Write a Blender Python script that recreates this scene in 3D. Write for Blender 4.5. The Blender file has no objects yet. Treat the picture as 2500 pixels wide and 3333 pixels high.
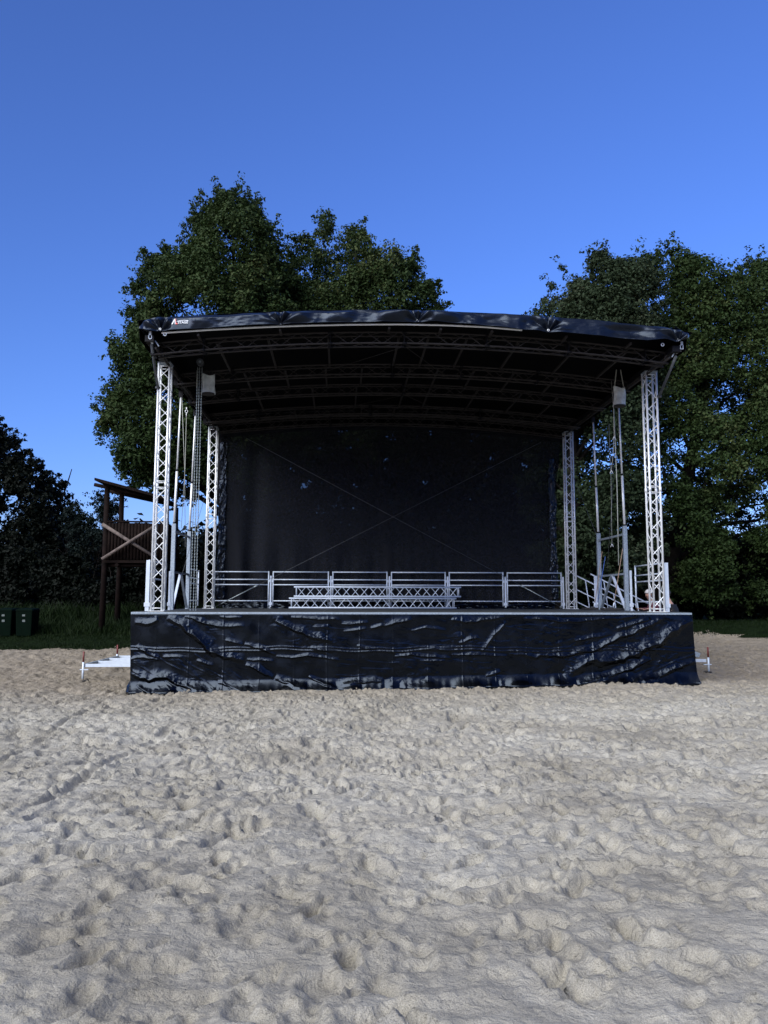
import bpy, bmesh, math, random
import numpy as np
from mathutils import Vector, Matrix
R = math.radians
random.seed(4); rng = np.random.default_rng(7)
scn = bpy.context.scene
COL = scn.collection

# ------------------------------------------------------------------ camera
YAW, PITCH, ROLL, FPX = .0531, .1108, .0023, 2600.0
CAM = np.array([-1.5726, -17.797, 1.94])
_fw = np.array([math.sin(YAW)*math.cos(PITCH), math.cos(YAW)*math.cos(PITCH), math.sin(PITCH)])
_r = np.array([math.cos(YAW), -math.sin(YAW), 0.]); _u = np.cross(_r, _fw)
_R = _r*math.cos(ROLL)+_u*math.sin(ROLL); _U = -_r*math.sin(ROLL)+_u*math.cos(ROLL)
def ray(px, py): return _fw+_R*(px-1250)/FPX-_U*(py-1666.5)/FPX
def at(px, py, ax, v):
    d = ray(px, py); return Vector(CAM+d*(v-CAM[ax])/d[ax])
def W(px, py, Y): return at(px, py, 1, Y)
cd = bpy.data.cameras.new('camera'); cam = bpy.data.objects.new('camera', cd); COL.objects.link(cam)
cd.sensor_fit = 'HORIZONTAL'; cd.sensor_width = 36; cd.lens = 36*FPX/2500; cd.clip_end = 2000; cd.clip_start = .05
M = Matrix(((_R[0], _U[0], -_fw[0], CAM[0]), (_R[1], _U[1], -_fw[1], CAM[1]), (_R[2], _U[2], -_fw[2], CAM[2]), (0, 0, 0, 1)))
cam.matrix_world = M; scn.camera = cam

# ------------------------------------------------------------------ light
SUN_EL, SUN_AZ = 40.0, 219.0      # azimuth from +Y clockwise: behind the camera, a little to the left
w = bpy.data.worlds.new('World'); scn.world = w; w.use_nodes = True
nt = w.node_tree; nt.nodes.clear()
out = nt.nodes.new('ShaderNodeOutputWorld'); bg = nt.nodes.new('ShaderNodeBackground')
sky = nt.nodes.new('ShaderNodeTexSky'); sky.sky_type = 'NISHITA'; sky.sun_disc = False
sky.sun_elevation = R(9); sky.sun_rotation = R(SUN_AZ)
sky.air_density = 1.0; sky.dust_density = .3; sky.ozone_density = 6.0
tint = nt.nodes.new('ShaderNodeMix'); tint.data_type = 'RGBA'; tint.blend_type = 'MULTIPLY'
tint.inputs[0].default_value = 1; tint.inputs[7].default_value = (1.40, .94, 1.17, 1)
nt.links.new(sky.outputs[0], tint.inputs[6]); nt.links.new(tint.outputs[2], bg.inputs[0])
bg.inputs[1].default_value = .104
nt.links.new(bg.outputs[0], out.inputs[0])
sd = bpy.data.lights.new('sun', 'SUN'); so = bpy.data.objects.new('sun', sd); COL.objects.link(so)
sd.energy = 2.45; sd.angle = R(62); sd.color = (1.0, 1.0, .96)
az, el = R(SUN_AZ), R(SUN_EL)
sdir = Vector((math.sin(az)*math.cos(el), math.cos(az)*math.cos(el), math.sin(el)))
so.rotation_euler = sdir.to_track_quat('Z', 'Y').to_euler(); so.location = (0, -20, 30)
scn.view_settings.view_transform = 'Standard'; scn.view_settings.look = 'None'
scn.view_settings.exposure = 1.3; scn.view_settings.gamma = 1

# ------------------------------------------------------------------ materials
def lin(c): return tuple((x/255/12.92 if x/255 <= .04045 else ((x/255+.055)/1.055)**2.4) for x in c)
class NM:
    def __init__(s, name):
        s.m = bpy.data.materials.new(name); s.m.use_nodes = True; s.t = s.m.node_tree
        s.b = s.t.nodes['Principled BSDF']; s.o = s.t.nodes['Material Output']
    def n(s, t, **k):
        x = s.t.nodes.new(t)
        for a, v in k.items():
            if a.startswith('i_'): x.inputs[int(a[2:])].default_value = v
            else: setattr(x, a, v)
        return x
    def l(s, a, b): s.t.links.new(a, b)
def simple(name, col, rough=.6, metal=0., var=.25, scale=6., bump=0., bscale=60., spec=.5, coord='Object'):
    k = NM(name); tc = k.n('ShaderNodeTexCoord')
    nz = k.n('ShaderNodeTexNoise'); nz.inputs['Scale'].default_value = scale; nz.inputs['Detail'].default_value = 5
    k.l(tc.outputs[coord], nz.inputs['Vector'])
    mr = k.n('ShaderNodeMapRange'); mr.inputs[1].default_value = .3; mr.inputs[2].default_value = .7
    mr.inputs[3].default_value = 1-var; mr.inputs[4].default_value = 1+var
    k.l(nz.outputs[0], mr.inputs[0])
    mx = k.n('ShaderNodeMix', data_type='RGBA', blend_type='MULTIPLY'); mx.inputs[0].default_value = 1
    mx.inputs[6].default_value = (*col, 1); k.l(mr.outputs[0], mx.inputs[7]); k.l(mx.outputs[2], k.b.inputs['Base Color'])
    k.b.inputs['Roughness'].default_value = rough; k.b.inputs['Metallic'].default_value = metal
    k.b.inputs['Specular IOR Level'].default_value = spec
    if bump:
        n2 = k.n('ShaderNodeTexNoise'); n2.inputs['Scale'].default_value = bscale; n2.inputs['Detail'].default_value = 4
        k.l(tc.outputs[coord], n2.inputs['Vector'])
        bp = k.n('ShaderNodeBump'); bp.inputs['Strength'].default_value = bump; bp.inputs['Distance'].default_value = .02
        k.l(n2.outputs[0], bp.inputs['Height']); k.l(bp.outputs[0], k.b.inputs['Normal'])
    return k.m
ALU = simple('aluminium', (.74, .76, .76), .35, .25, .10, 8)
ALU_ROOF = simple('roof_shade_aluminium', (.026, .023, .022), .6, 0, .2, 5, spec=.25)  # aluminium with the shade under the roof put into its colour
ALU_WHITE = simple('powder_coated_aluminium', (.52, .58, .66), .45, .1, .08, 8)
GALV = simple('galvanised_steel', (.26, .31, .36), .55, .3, .22, 25)
STEEL_DK = simple('dark_steel', (.10, .11, .12), .5, .5, .3, 10)
BLACK = simple('black_paint', (.004, .004, .006), .6, 0, .3, 10, spec=.2)
DECKM = simple('deck_plywood', (.030, .032, .031), .6, 0, .35, 3, .3, 40)
CHAINM = simple('chain_steel', (.30, .34, .34), .4, .5, .2, 40)
ROPE = simple('rope', (.34, .35, .31), .8, 0, .2, 60)
ROPE_TAN = simple('tan_webbing', (.30, .20, .14), .8, 0, .2, 40)
ROPE_BLUE = simple('blue_webbing', (.06, .13, .40), .7, 0, .2, 40)
CABLE = simple('steel_cable', (.07, .075, .08), .5, .4, .1, 30)
BAGM = simple('grey_canvas', (.50, .54, .53), .85, 0, .30, 7, .5, 30)
RED = simple('red_paint', (.14, .022, .020), .5, 0, .3, 20)
RUBBER = simple('rubber', (.02, .018, .018), .8, 0, .3, 20)
WOODDK = simple('dark_stained_logs', (.0075, .0043, .0034), .85, 0, .5, 5, .5, 50, spec=.1)
WOODPALE = simple('pale_weathered_log', (.115, .093, .082), .8, 0, .35, 6, .5, 50, spec=.1)
BARK = simple('bark', (.012, .0105, .009), .9, 0, .4, 6, .8, 30, spec=.1)
BINM = simple('green_plastic', (.0005, .0040, .0018), .7, 0, .2, 4, spec=.04)
STICKER = simple('white_sticker', (.08, .095, .09), .6, 0, .1, 10)
SKINM = simple('skin', (.42, .24, .17), .55, 0, .08, 10)
MAROON = simple('maroon_cotton', (.085, .013, .026), .85, 0, .2, 20)
DARKCLOTH = simple('dark_cloth', (.004, .0045, .007), .85, 0, .2, 20)
CAPM = simple('white_knit', (.62, .60, .58), .85, 0, .1, 30)
HAIRM = simple('dark_hair', (.015, .013, .011), .7, 0, .3, 40)
def tarp(name, col, rough, bumpd=.006, spec=.42):
    k = NM(name); tc = k.n('ShaderNodeTexCoord')
    n1 = k.n('ShaderNodeTexNoise'); n1.inputs['Scale'].default_value = 7; n1.inputs['Detail'].default_value = 3; n1.inputs['Distortion'].default_value = .8
    n2 = k.n('ShaderNodeTexNoise'); n2.inputs['Scale'].default_value = 3; n2.inputs['Detail'].default_value = 4
    k.l(tc.outputs['Object'], n1.inputs['Vector']); k.l(tc.outputs['Object'], n2.inputs['Vector'])
    bp = k.n('ShaderNodeBump'); bp.inputs['Strength'].default_value = .6; bp.inputs['Distance'].default_value = bumpd
    k.l(n1.outputs[0], bp.inputs['Height']); k.l(bp.outputs[0], k.b.inputs['Normal'])
    mr = k.n('ShaderNodeMapRange', i_1=.35, i_2=.65, i_3=rough-.07, i_4=rough+.09); k.l(n2.outputs[0], mr.inputs[0])
    k.l(mr.outputs[0], k.b.inputs['Roughness'])
    k.b.inputs['Base Color'].default_value = (*col, 1); k.b.inputs['Specular IOR Level'].default_value = spec; k.b.inputs['Specular Tint'].default_value = (.66, .79, 1.0, 1)
    return k.m
TARP = tarp('black_plastic_sheet', (.0004, .0005, .0008), .24)
PVC = tarp('black_pvc', (.003, .0045, .009), .33, .004)
MEMB = simple('roof_membrane', (.0015, .0016, .0022), .8, 0, .2, 3, spec=.08)
# woven shade mesh: small holes let part of the view through
k = NM('black_mesh_cloth')
tr = k.n('ShaderNodeBsdfTransparent'); ms = k.n('ShaderNodeMixShader'); tc = k.n('ShaderNodeTexCoord')
nz = k.n('ShaderNodeTexNoise'); nz.inputs['Scale'].default_value = .8; nz.inputs['Detail'].default_value = 3; k.l(tc.outputs['Object'], nz.inputs['Vector'])
mr = k.n('ShaderNodeMapRange', i_1=.3, i_2=.7, i_3=.07, i_4=.14); k.l(nz.outputs[0], mr.inputs[0])
k.b.inputs['Base Color'].default_value = (.0085, .0098, .0135, 1); k.b.inputs['Roughness'].default_value = .85; k.b.inputs['Specular IOR Level'].default_value = .12
k.l(mr.outputs[0], ms.inputs[0]); k.l(k.b.outputs[0], ms.inputs[1]); k.l(tr.outputs[0], ms.inputs[2]); k.l(ms.outputs[0], k.o.inputs[0])
MESHM = k.m
# foliage: colour varies leaf by leaf (attribute tone)
def leafmat(name, a, b, c):
    k = NM(name); at_ = k.n('ShaderNodeAttribute', attribute_name='tone')
    cr = k.n('ShaderNodeValToRGB'); e = cr.color_ramp.elements
    e[0].position = 0; e[0].color = (*a, 1); e[1].position = 1; e[1].color = (*c, 1); x = e.new(.55); x.color = (*b, 1)
    k.l(at_.outputs['Fac'], cr.inputs[0]); k.l(cr.outputs[0], k.b.inputs['Base Color'])
    k.b.inputs['Roughness'].default_value = .6; k.b.inputs['Specular IOR Level'].default_value = .10
    tl = k.n('ShaderNodeBsdfTranslucent'); k.l(cr.outputs[0], tl.inputs[0])
    ms = k.n('ShaderNodeMixShader'); ms.inputs[0].default_value = .18
    k.l(k.b.outputs[0], ms.inputs[1]); k.l(tl.outputs[0], ms.inputs[2]); k.l(ms.outputs[0], k.o.inputs[0])
    return k.m
OAK = leafmat('oak_leaves', (.013, .025, .007), (.028, .048, .014), (.088, .100, .040))
OAK2 = leafmat('oak_leaves_grey', (.013, .023, .010), (.028, .043, .021), (.094, .104, .062))
DKLEAF = leafmat('shade_leaves', (.0016, .0032, .0018), (.0030, .0052, .0030), (.0085, .013, .0075))  # leaf colours darkened to hold the shade low under the trees
BIRCH = leafmat('sapling_leaves', (.004, .009, .008), (.008, .014, .012), (.016, .024, .02))
GRASSM = leafmat('grass_blades', (.0035, .009, .002), (.007, .0155, .0035), (.014, .025, .007))

# ------------------------------------------------------------------ builders
def tag(o, label=None, cat=None, group=None, kind=None):
    if label: o['label'] = label
    if cat: o['category'] = cat
    if group: o['group'] = group
    if kind: o['kind'] = kind
    return o
def empty(name, loc, label=None, cat=None, group=None, rz=0):
    o = bpy.data.objects.new(name, None); COL.objects.link(o); o.location = loc; o.rotation_euler.z = rz
    o.empty_display_size = .2
    return tag(o, label, cat, group)
class MB:
    def __init__(s): s.v = []; s.f = []; s.sm = []
    def add(s, v, f, smooth=False):
        b = len(s.v); s.v += [tuple(x) for x in v]; s.f += [tuple(i+b for i in q) for q in f]; s.sm += [smooth]*len(f)
    def box(s, x0, x1, y0, y1, z0, z1):
        v = [(x, y, z) for x in (x0, x1) for y in (y0, y1) for z in (z0, z1)]
        s.add(v, [(0, 1, 3, 2), (4, 6, 7, 5), (0, 4, 5, 1), (2, 3, 7, 6), (0, 2, 6, 4), (1, 5, 7, 3)]); return s
    def tube(s, pts, r, n=8, cap=True):
        pts = [Vector(p) for p in pts]
        if not isinstance(r, (list, tuple)): r = [r]*len(pts)
        base = len(s.v); prev = None
        for i, p in enumerate(pts):
            t = (pts[min(i+1, len(pts)-1)]-pts[max(i-1, 0)]).normalized()
            if prev is None:
                a = t.orthogonal().normalized()
            else:
                a = (prev-t*prev.dot(t)).normalized()
            prev = a; b = t.cross(a)
            for j in range(n):
                th = 2*math.pi*j/n; s.v.append(tuple(p+(a*math.cos(th)+b*math.sin(th))*r[i]))
        for i in range(len(pts)-1):
            for j in range(n):
                a0 = base+i*n+j; a1 = base+i*n+(j+1) % n
                s.f.append((a0, a1, a1+n, a0+n)); s.sm.append(True)
        if cap:
            s.f.append(tuple(base+j for j in reversed(range(n)))); s.sm.append(False)
            e = base+(len(pts)-1)*n; s.f.append(tuple(e+j for j in range(n))); s.sm.append(False)
        return s
    def bar(s, p0, p1, wx, wy):      # rectangular bar
        p0, p1 = Vector(p0), Vector(p1); t = (p1-p0).normalized()
        up = Vector((0, 1, 0)) if abs(t.y) < .9 else Vector((0, 0, 1))
        a = t.cross(up).normalized(); b = t.cross(a)
        v = [p+a*i*wx/2+b*j*wy/2 for p in (p0, p1) for i, j in ((-1, -1), (1, -1), (1, 1), (-1, 1))]
        s.add(v, [(3, 2, 1, 0), (4, 5, 6, 7), (0, 1, 5, 4), (1, 2, 6, 5), (2, 3, 7, 6), (3, 0, 4, 7)]); return s
    def ring(s, c, R0, r, axis='y', n=14, m=6, arc=1.0):
        pts = []
        for i in range(int(n*arc)+1):
            th = 2*math.pi*i/n
            a, b = math.cos(th)*R0, math.sin(th)*R0
            pts.append(Vector(c)+(Vector((a, 0, b)) if axis == 'y' else Vector((a, b, 0)) if axis == 'z' else Vector((0, a, b))))
        return s.tube(pts, r, m)
    def build(s, name, mat, parent=None, bevel=0):
        me = bpy.data.meshes.new(name); me.from_pydata(s.v, [], s.f); me.update()
        me.polygons.foreach_set('use_smooth', s.sm)
        bm = bmesh.new(); bm.from_mesh(me); bmesh.ops.recalc_face_normals(bm, faces=bm.faces); bm.to_mesh(me); bm.free()
        o = bpy.data.objects.new(name, me); COL.objects.link(o); me.materials.append(mat)
        if parent: o.parent = parent
        if bevel:
            b = o.modifiers.new('bevel', 'BEVEL'); b.width = bevel; b.segments = 2; b.limit_method = 'ANGLE'
        return o
def npmesh(name, V, F, mat, parent=None, smooth=True, tone=None):
    """V (n,3), F (m,4) quads"""
    me = bpy.data.meshes.new(name)
    me.vertices.add(len(V)); me.vertices.foreach_set('co', np.asarray(V, np.float32).ravel())
    m, q = F.shape
    me.loops.add(m*q); me.loops.foreach_set('vertex_index', F.astype(np.int32).ravel())
    me.polygons.add(m); me.polygons.foreach_set('loop_start', np.arange(0, m*q, q, dtype=np.int32))
    me.polygons.foreach_set('use_smooth', np.full(m, smooth))
    me.update(calc_edges=True)
    if tone is not None:
        a = me.attributes.new('tone', 'FLOAT', 'FACE'); a.data.foreach_set('value', tone.astype(np.float32))
    me.materials.append(mat)
    o = bpy.data.objects.new(name, me); COL.objects.link(o)
    if parent: o.parent = parent
    return o
def grid_faces(nu, nv):
    i = np.arange(nu-1)[:, None]; j = np.arange(nv-1)[None, :]
    a = i*nv+j
    return np.stack([a, a+nv, a+nv+1, a+1], -1).reshape(-1, 4)
def copy_tree(o, parent=None):
    c = o.copy(); COL.objects.link(c)
    if parent: c.parent = parent
    for ch in [x for x in bpy.data.objects if x.parent == o]: copy_tree(ch, c)
    return c
# gradient-ish value noise
_T = rng.random((64, 64, 64)).astype(np.float32)
def vnoise(P, s):
    P = np.asarray(P, np.float64)/s; i = np.floor(P).astype(int); f = P-i; f = f*f*(3-2*f)
    r = 0
    for a in (0, 1):
        for b in (0, 1):
            for c in (0, 1):
                wgt = (f[:, 0] if a else 1-f[:, 0])*(f[:, 1] if b else 1-f[:, 1])*(f[:, 2] if c else 1-f[:, 2])
                r = r+wgt*_T[(i[:, 0]+a) % 64, (i[:, 1]+b) % 64, (i[:, 2]+c) % 64]
    return r
def fbm2(x, y, s, o=4, z=0.):
    sh = x.shape; P = np.stack([x.ravel(), y.ravel(), np.full(x.size, z)], 1); r = 0; a = 1; t = 0
    for k_ in range(o):
        r = r+a*vnoise(P+17.3*k_, s); t += a; a *= .5; s *= .5
    return (r/t).reshape(sh)

# ------------------------------------------------------------------ ground
def sstep(a, b, x):
    t = np.clip((x-a)/(b-a), 0, 1); return t*t*(3-2*t)
def gbase(x, y):
    x = np.asarray(x, float); y = np.asarray(y, float)
    z = -.03+.17*sstep(-7, 7, x)
    z = z+.42*sstep(-5, -17, y)+.30*sstep(2.5, 10, y)
    z = z+.55*sstep(10, 14.5, y)+.5*sstep(14.5, 40, y)
    return z
def yb(x): return 10.2+1.6*sstep(-13, 12, x)+1.2*(fbm2(np.asarray(x, float), np.zeros_like(x), 2.5, 3)-.5)
# sand: dented height map sampled into a graded grid
HX0, HX1, HY0, HY1, HR = -11.5, 8.5, -17.5, 1.0, .0135
nx = int((HX1-HX0)/HR); ny = int((HY1-HY0)/HR)
hx = HX0+np.arange(nx)*HR; hy = HY0+np.arange(ny)*HR
H = np.zeros((nx, ny), np.float32)
XX, YY = np.meshgrid(hx, hy, indexing='ij')
H += (fbm2(XX, YY, .55, 4, 3.)-.5)*.125
H += (fbm2(XX, YY, 2.2, 2, 9.)-.5)*.09
warpx = (fbm2(XX, YY, .16, 3, 21.)-.5)
warpy = (fbm2(XX, YY, .16, 3, 31.)-.5)
def dent(cx, cy, L, wd, ang, dep, rim):
    rr = L*1.4
    i0, i1 = int((cx-rr-HX0)/HR), int((cx+rr-HX0)/HR)+1; j0, j1 = int((cy-rr-HY0)/HR), int((cy+rr-HY0)/HR)+1
    i0 = max(i0, 0); j0 = max(j0, 0); i1 = min(i1, nx); j1 = min(j1, ny)
    if i1-i0 < 2 or j1-j0 < 2: return
    dx = XX[i0:i1, j0:j1]-cx+warpx[i0:i1, j0:j1]*.17; dy = YY[i0:i1, j0:j1]-cy+warpy[i0:i1, j0:j1]*.17
    a = (dx*math.cos(ang)+dy*math.sin(ang))/L; b = (-dx*math.sin(ang)+dy*math.cos(ang))/wd
    d = np.sqrt(a*a+b*b)
    pit = -dep*(1-sstep(.70, 1.0, d))*(1+.35*a)
    lip = rim*np.exp(-((d-1.16)/.17)**2)*(.35+1.5*(warpx[i0:i1, j0:j1]+.5))
    # a fresh dent levels what was below it
    m = 1-sstep(.8, 1.25, d)
    Hs = H[i0:i1, j0:j1]; mean = Hs.mean()
    H[i0:i1, j0:j1] = Hs*(1-.42*m)+mean*.42*m+pit+lip
area = (HX1-HX0)*(HY1-HY0)
for i_ in range(int(area*19)):
    cx = random.uniform(HX0, HX1); cy = random.uniform(HY0, HY1)
    s_ = random.choice((random.uniform(.3, .7), random.uniform(.7, 1.1), random.uniform(.7, 1.25)))
    dent(cx, cy, .15*s_, .075*s_, random.gauss(1.2, .9), random.uniform(.018, .052)*min(1, s_+.15), random.uniform(.005, .018)*min(1, s_+.1))
for i_ in range(int(area*16)):      # small scuffs, heel and toe marks
    s_ = random.uniform(.25, .6)
    dent(random.uniform(HX0, HX1), random.uniform(HY0, HY1), .15*s_, .085*s_, random.gauss(1.2, .9), random.uniform(.012, .028), random.uniform(.004, .010))
for i_ in range(int(area*.7)):      # deeper crisp prints
    dent(random.uniform(HX0, HX1), random.uniform(HY0, HY1), .14, .06, random.gauss(1.4, .6), random.uniform(.035, .055), .013)
for (px, py) in ((1130, 3170), (1010, 2990), (600, 2930), (1870, 2910), (2380, 2780), (1820, 3240), (270, 3160), (2050, 3080), (1650, 2640), (720, 2780)):
    g_ = at(px, py, 2, .33); dent(g_.x, g_.y, .13, .062, 1.3+random.uniform(-.5, .5), .06, .02)
# wheel tracks and dragged lines on the left
def track(p0, p1, wd, dep, rim):
    g0 = at(*p0, 2, .2); g1 = at(*p1, 2, .05)
    d = np.array([g1.x-g0.x, g1.y-g0.y]); L = np.hypot(*d); d /= L
    rx, ry = XX-g0.x, YY-g0.y; t = rx*d[0]+ry*d[1]; s = -rx*d[1]+ry*d[0]+.05*np.sin(t*1.3)+warpx*.05
    inn = sstep(-.6, 0, t)*(1-sstep(L-.6, L, t))
    m = np.exp(-(s/wd)**4)*inn*sstep(.30, .52, fbm2(XX, YY, .6, 3, 44.))
    H[:] = H*(1-.75*m)-dep*m+rim*np.exp(-((np.abs(s)-wd*1.35)/(wd*.35))**2)*inn*(.6+warpy)
track((-60, 2730), (575, 2335), .08, .036, .03)
track((-40, 2450), (330, 2270), .06, .03, .02)
near = 1-.55*sstep(-11.0, -14.0, YY)
H += (fbm2(XX, YY, .09, 3, 5.)-.5)*.045*near
H += np.abs(fbm2(XX+warpx*.3, YY, .13, 3, 25.)-.5)*.05*sstep(.5, .65, fbm2(XX, YY, .7, 2, 55.))*near
H += np.abs(fbm2(XX, YY, .2, 2, 15.)-.5)*-.05+.008
crumb = sstep(.47, .62, fbm2(XX, YY, .45, 3, 75.))
H += (.5-np.abs(fbm2(XX+warpx*.2, YY+warpy*.2, .06, 3, 85.)-.5)*4)*.014*crumb*near
H *= 1.40-.62*sstep(-10.5, -14.5, YY)
H += (fbm2(XX, YY, .035, 2, 95.)-.5)*.018
H += (.5-np.abs(fbm2(XX+warpx*.3, YY*1.25+warpy*.3, .17, 3, 105.)-.5)*4)*.013*near
def hsample(x, y):
    u = np.clip((x-HX0)/HR, 0, nx-1.001); v = np.clip((y-HY0)/HR, 0, ny-1.001)
    i = u.astype(int); j = v.astype(int); fu, fv = u-i, v-j
    r = H[i, j]*(1-fu)*(1-fv)+H[i+1, j]*fu*(1-fv)+H[i, j+1]*(1-fu)*fv+H[i+1, j+1]*fu*fv
    # outside the map: mirrored repeat of the same churned sand
    return r
def tri(x, a, b):
    t = np.mod(x-a, 2*(b-a)); return a+np.where(t > (b-a), 2*(b-a)-t, t)
ys = [-17.4]; d_ = .014
while ys[-1] < 14.5:
    ys.append(ys[-1]+d_); d_ = min(.12, d_*1.0025)
ys = np.array([-160, -110, -70, -45, -32, -25, -21, -19.5, -18.6, -18, -17.7]+ys)
xs = [0.]; d_ = .016
while xs[-1] < 14: xs.append(xs[-1]+d_); d_ = min(.09, d_*1.0035)
xs += [15, 17, 20, 25, 35, 60, 160]; xs = np.array(xs); xs = np.concatenate([-xs[:0:-1], xs])-1.4
GX, GY = np.meshgrid(xs, ys, indexing='ij')
Z = gbase(GX, GY)+hsample(tri(GX, HX0, HX1), tri(GY, HY0, HY1))*np.where((GY < -17.5), .3, 1)*np.where(np.abs(GX) > 14, .3, 1)
edge = yb(GX.ravel()).reshape(GX.shape)
Z = Z-.5*sstep(.6, 2.2, GY-edge)*1.0
k = NM('dry_beach_sand'); tc = k.n('ShaderNodeTexCoord')
n1 = k.n('ShaderNodeTexNoise'); n1.inputs['Scale'].default_value = .55; n1.inputs['Detail'].default_value = 6; n1.inputs['Roughness'].default_value = .6
n2 = k.n('ShaderNodeTexNoise'); n2.inputs['Scale'].default_value = 6; n2.inputs['Detail'].default_value = 5
n3 = k.n('ShaderNodeTexNoise'); n3.inputs['Scale'].default_value = 45; n3.inputs['Detail'].default_value = 6; n3.inputs['Roughness'].default_value = .7
n4 = k.n('ShaderNodeTexNoise'); n4.inputs['Scale'].default_value = 200; n4.inputs['Detail'].default_value = 2
for q in (n1, n2, n3, n4): k.l(tc.outputs['Object'], q.inputs['Vector'])
c1 = k.n('ShaderNodeValToRGB'); e = c1.color_ramp.elements
e[0].position = .30; e[0].color = (.225, .205, .165, 1); e[1].position = .72; e[1].color = (.368, .348, .300, 1); x = e.new(.5); x.color = (.322, .298, .247, 1)
k.l(n1.outputs[0], c1.inputs[0])
mr = k.n('ShaderNodeMapRange', i_1=.3, i_2=.7, i_3=.82, i_4=1.15); k.l(n2.outputs[0], mr.inputs[0])
mr2 = k.n('ShaderNodeMapRange', i_1=.25, i_2=.75, i_3=.66, i_4=1.32); k.l(n4.outputs[0], mr2.inputs[0])
mu = k.n('ShaderNodeMath', operation='MULTIPLY'); k.l(mr.outputs[0], mu.inputs[0]); k.l(mr2.outputs[0], mu.inputs[1])
mx = k.n('ShaderNodeMix', data_type='RGBA', blend_type='MULTIPLY'); mx.inputs[0].default_value = 1
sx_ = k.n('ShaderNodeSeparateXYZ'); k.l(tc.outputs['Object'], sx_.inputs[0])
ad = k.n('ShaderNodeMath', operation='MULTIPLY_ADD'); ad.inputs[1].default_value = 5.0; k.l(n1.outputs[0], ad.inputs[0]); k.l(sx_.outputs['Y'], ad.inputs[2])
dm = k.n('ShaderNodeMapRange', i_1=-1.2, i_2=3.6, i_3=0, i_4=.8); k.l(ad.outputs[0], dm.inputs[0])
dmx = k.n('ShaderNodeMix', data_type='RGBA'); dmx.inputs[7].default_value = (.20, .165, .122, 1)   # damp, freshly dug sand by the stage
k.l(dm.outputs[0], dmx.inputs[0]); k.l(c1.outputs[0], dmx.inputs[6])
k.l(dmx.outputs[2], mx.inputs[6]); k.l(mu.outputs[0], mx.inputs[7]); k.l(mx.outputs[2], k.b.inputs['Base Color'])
k.b.inputs['Roughness'].default_value = .95; k.b.inputs['Specular IOR Level'].default_value = .15
n5 = k.n('ShaderNodeTexNoise'); n5.inputs['Scale'].default_value = 17; n5.inputs['Detail'].default_value = 4; n5.inputs['Distortion'].default_value = .6; k.l(tc.outputs['Object'], n5.inputs['Vector'])
b0 = k.n('ShaderNodeBump'); b0.inputs['Strength'].default_value = .8; b0.inputs['Distance'].default_value = .034; k.l(n5.outputs[0], b0.inputs['Height'])
b1 = k.n('ShaderNodeBump'); k.l(b0.outputs[0], b1.inputs['Normal']); b1.inputs['Strength'].default_value = .8; b1.inputs['Distance'].default_value = .018
b2 = k.n('ShaderNodeBump'); b2.inputs['Strength'].default_value = .5; b2.inputs['Distance'].default_value = .003
k.l(n3.outputs[0], b1.inputs['Height']); k.l(n4.outputs[0], b2.inputs['Height']); k.l(b1.outputs[0], b2.inputs['Normal']); k.l(b2.outputs[0], k.b.inputs['Normal'])
SAND = k.m
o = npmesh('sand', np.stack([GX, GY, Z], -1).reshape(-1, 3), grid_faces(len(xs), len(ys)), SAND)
tag(o, 'pale churned beach sand full of footprints in front of the stage', 'sand', kind='structure')
# grass ground behind the sand, reaching the horizon
xs2 = np.concatenate([[-900, -400, -150, -80, -50], np.arange(-35, 35, .25), [40, 50, 80, 150, 400, 900]])
ys2 = np.concatenate([np.arange(8, 17, .2), [18, 20, 24, 30, 40, 60, 100, 200, 500, 1200]])
GX2, GY2 = np.meshgrid(xs2, ys2, indexing='ij')
Z2 = gbase(GX2, GY2)+.10*np.tanh((GY2-yb(GX2.ravel()).reshape(GX2.shape))/.5)-.02+.05*(fbm2(GX2, GY2, .5, 3)-.5)
GG = simple('grass_soil', (.005, .010, .003), .95, 0, .4, 3, .6, 30, spec=.05)
o = npmesh('grass_ground', np.stack([GX2, GY2, Z2], -1).reshape(-1, 3), grid_faces(len(xs2), len(ys2)), GG)
tag(o, 'dark green grassy bank behind the sand', 'lawn', kind='structure')
# grass blades
def blades(n, xr, yr, h0, h1, wd, seed):
    g = np.random.default_rng(seed)
    x = g.uniform(*xr, n); y = g.uniform(*yr, n); keep = y > yb(x)-.05+g.normal(0, .22, n); x, y = x[keep], y[keep]; n = len(x)
    hh = (h0+(h1-h0)*sstep(yr[0]+1.5, yr[1], y))*g.uniform(.5, 1.25, n)
    z = gbase(x, y)+.03
    a = g.uniform(0, 2*np.pi, n); ln = g.normal(0, .25, (n, 2))*hh[:, None]
    dx, dy = np.cos(a)*wd, np.sin(a)*wd
    V = np.stack([np.stack([x-dx, y-dy, z], 1), np.stack([x+dx, y+dy, z], 1),
                  np.stack([x+dx*.6+ln[:, 0]*.5, y+dy*.6+ln[:, 1]*.5, z+hh*.6], 1), np.stack([x+ln[:, 0], y+ln[:, 1], z+hh], 1)], 1)
    return V.reshape(-1, 3), g.random(n)*.8+.2*fbm2(x, y, 1.2, 2)
Va, ta = blades(46000, (-20, -4.5), (9.2, 12.6), .07, .16, .012, 1)
Vb, tb_ = blades(24000, (-22, -4.5), (12.4, 16.5), .35, .95, .018, 2)
Vc, tc_ = blades(26000, (5.5, 19), (10.2, 15.5), .07, .20, .013, 3)
V = np.concatenate([Va, Vb, Vc]); tt = np.concatenate([ta, tb_, tc_])
o = npmesh('grass', V, np.arange(len(V)).reshape(-1, 4), GRASSM, smooth=False, tone=tt)
tag(o, 'dark grass growing along the edge of the sand and up the bank', 'grass', kind='stuff')

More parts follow.
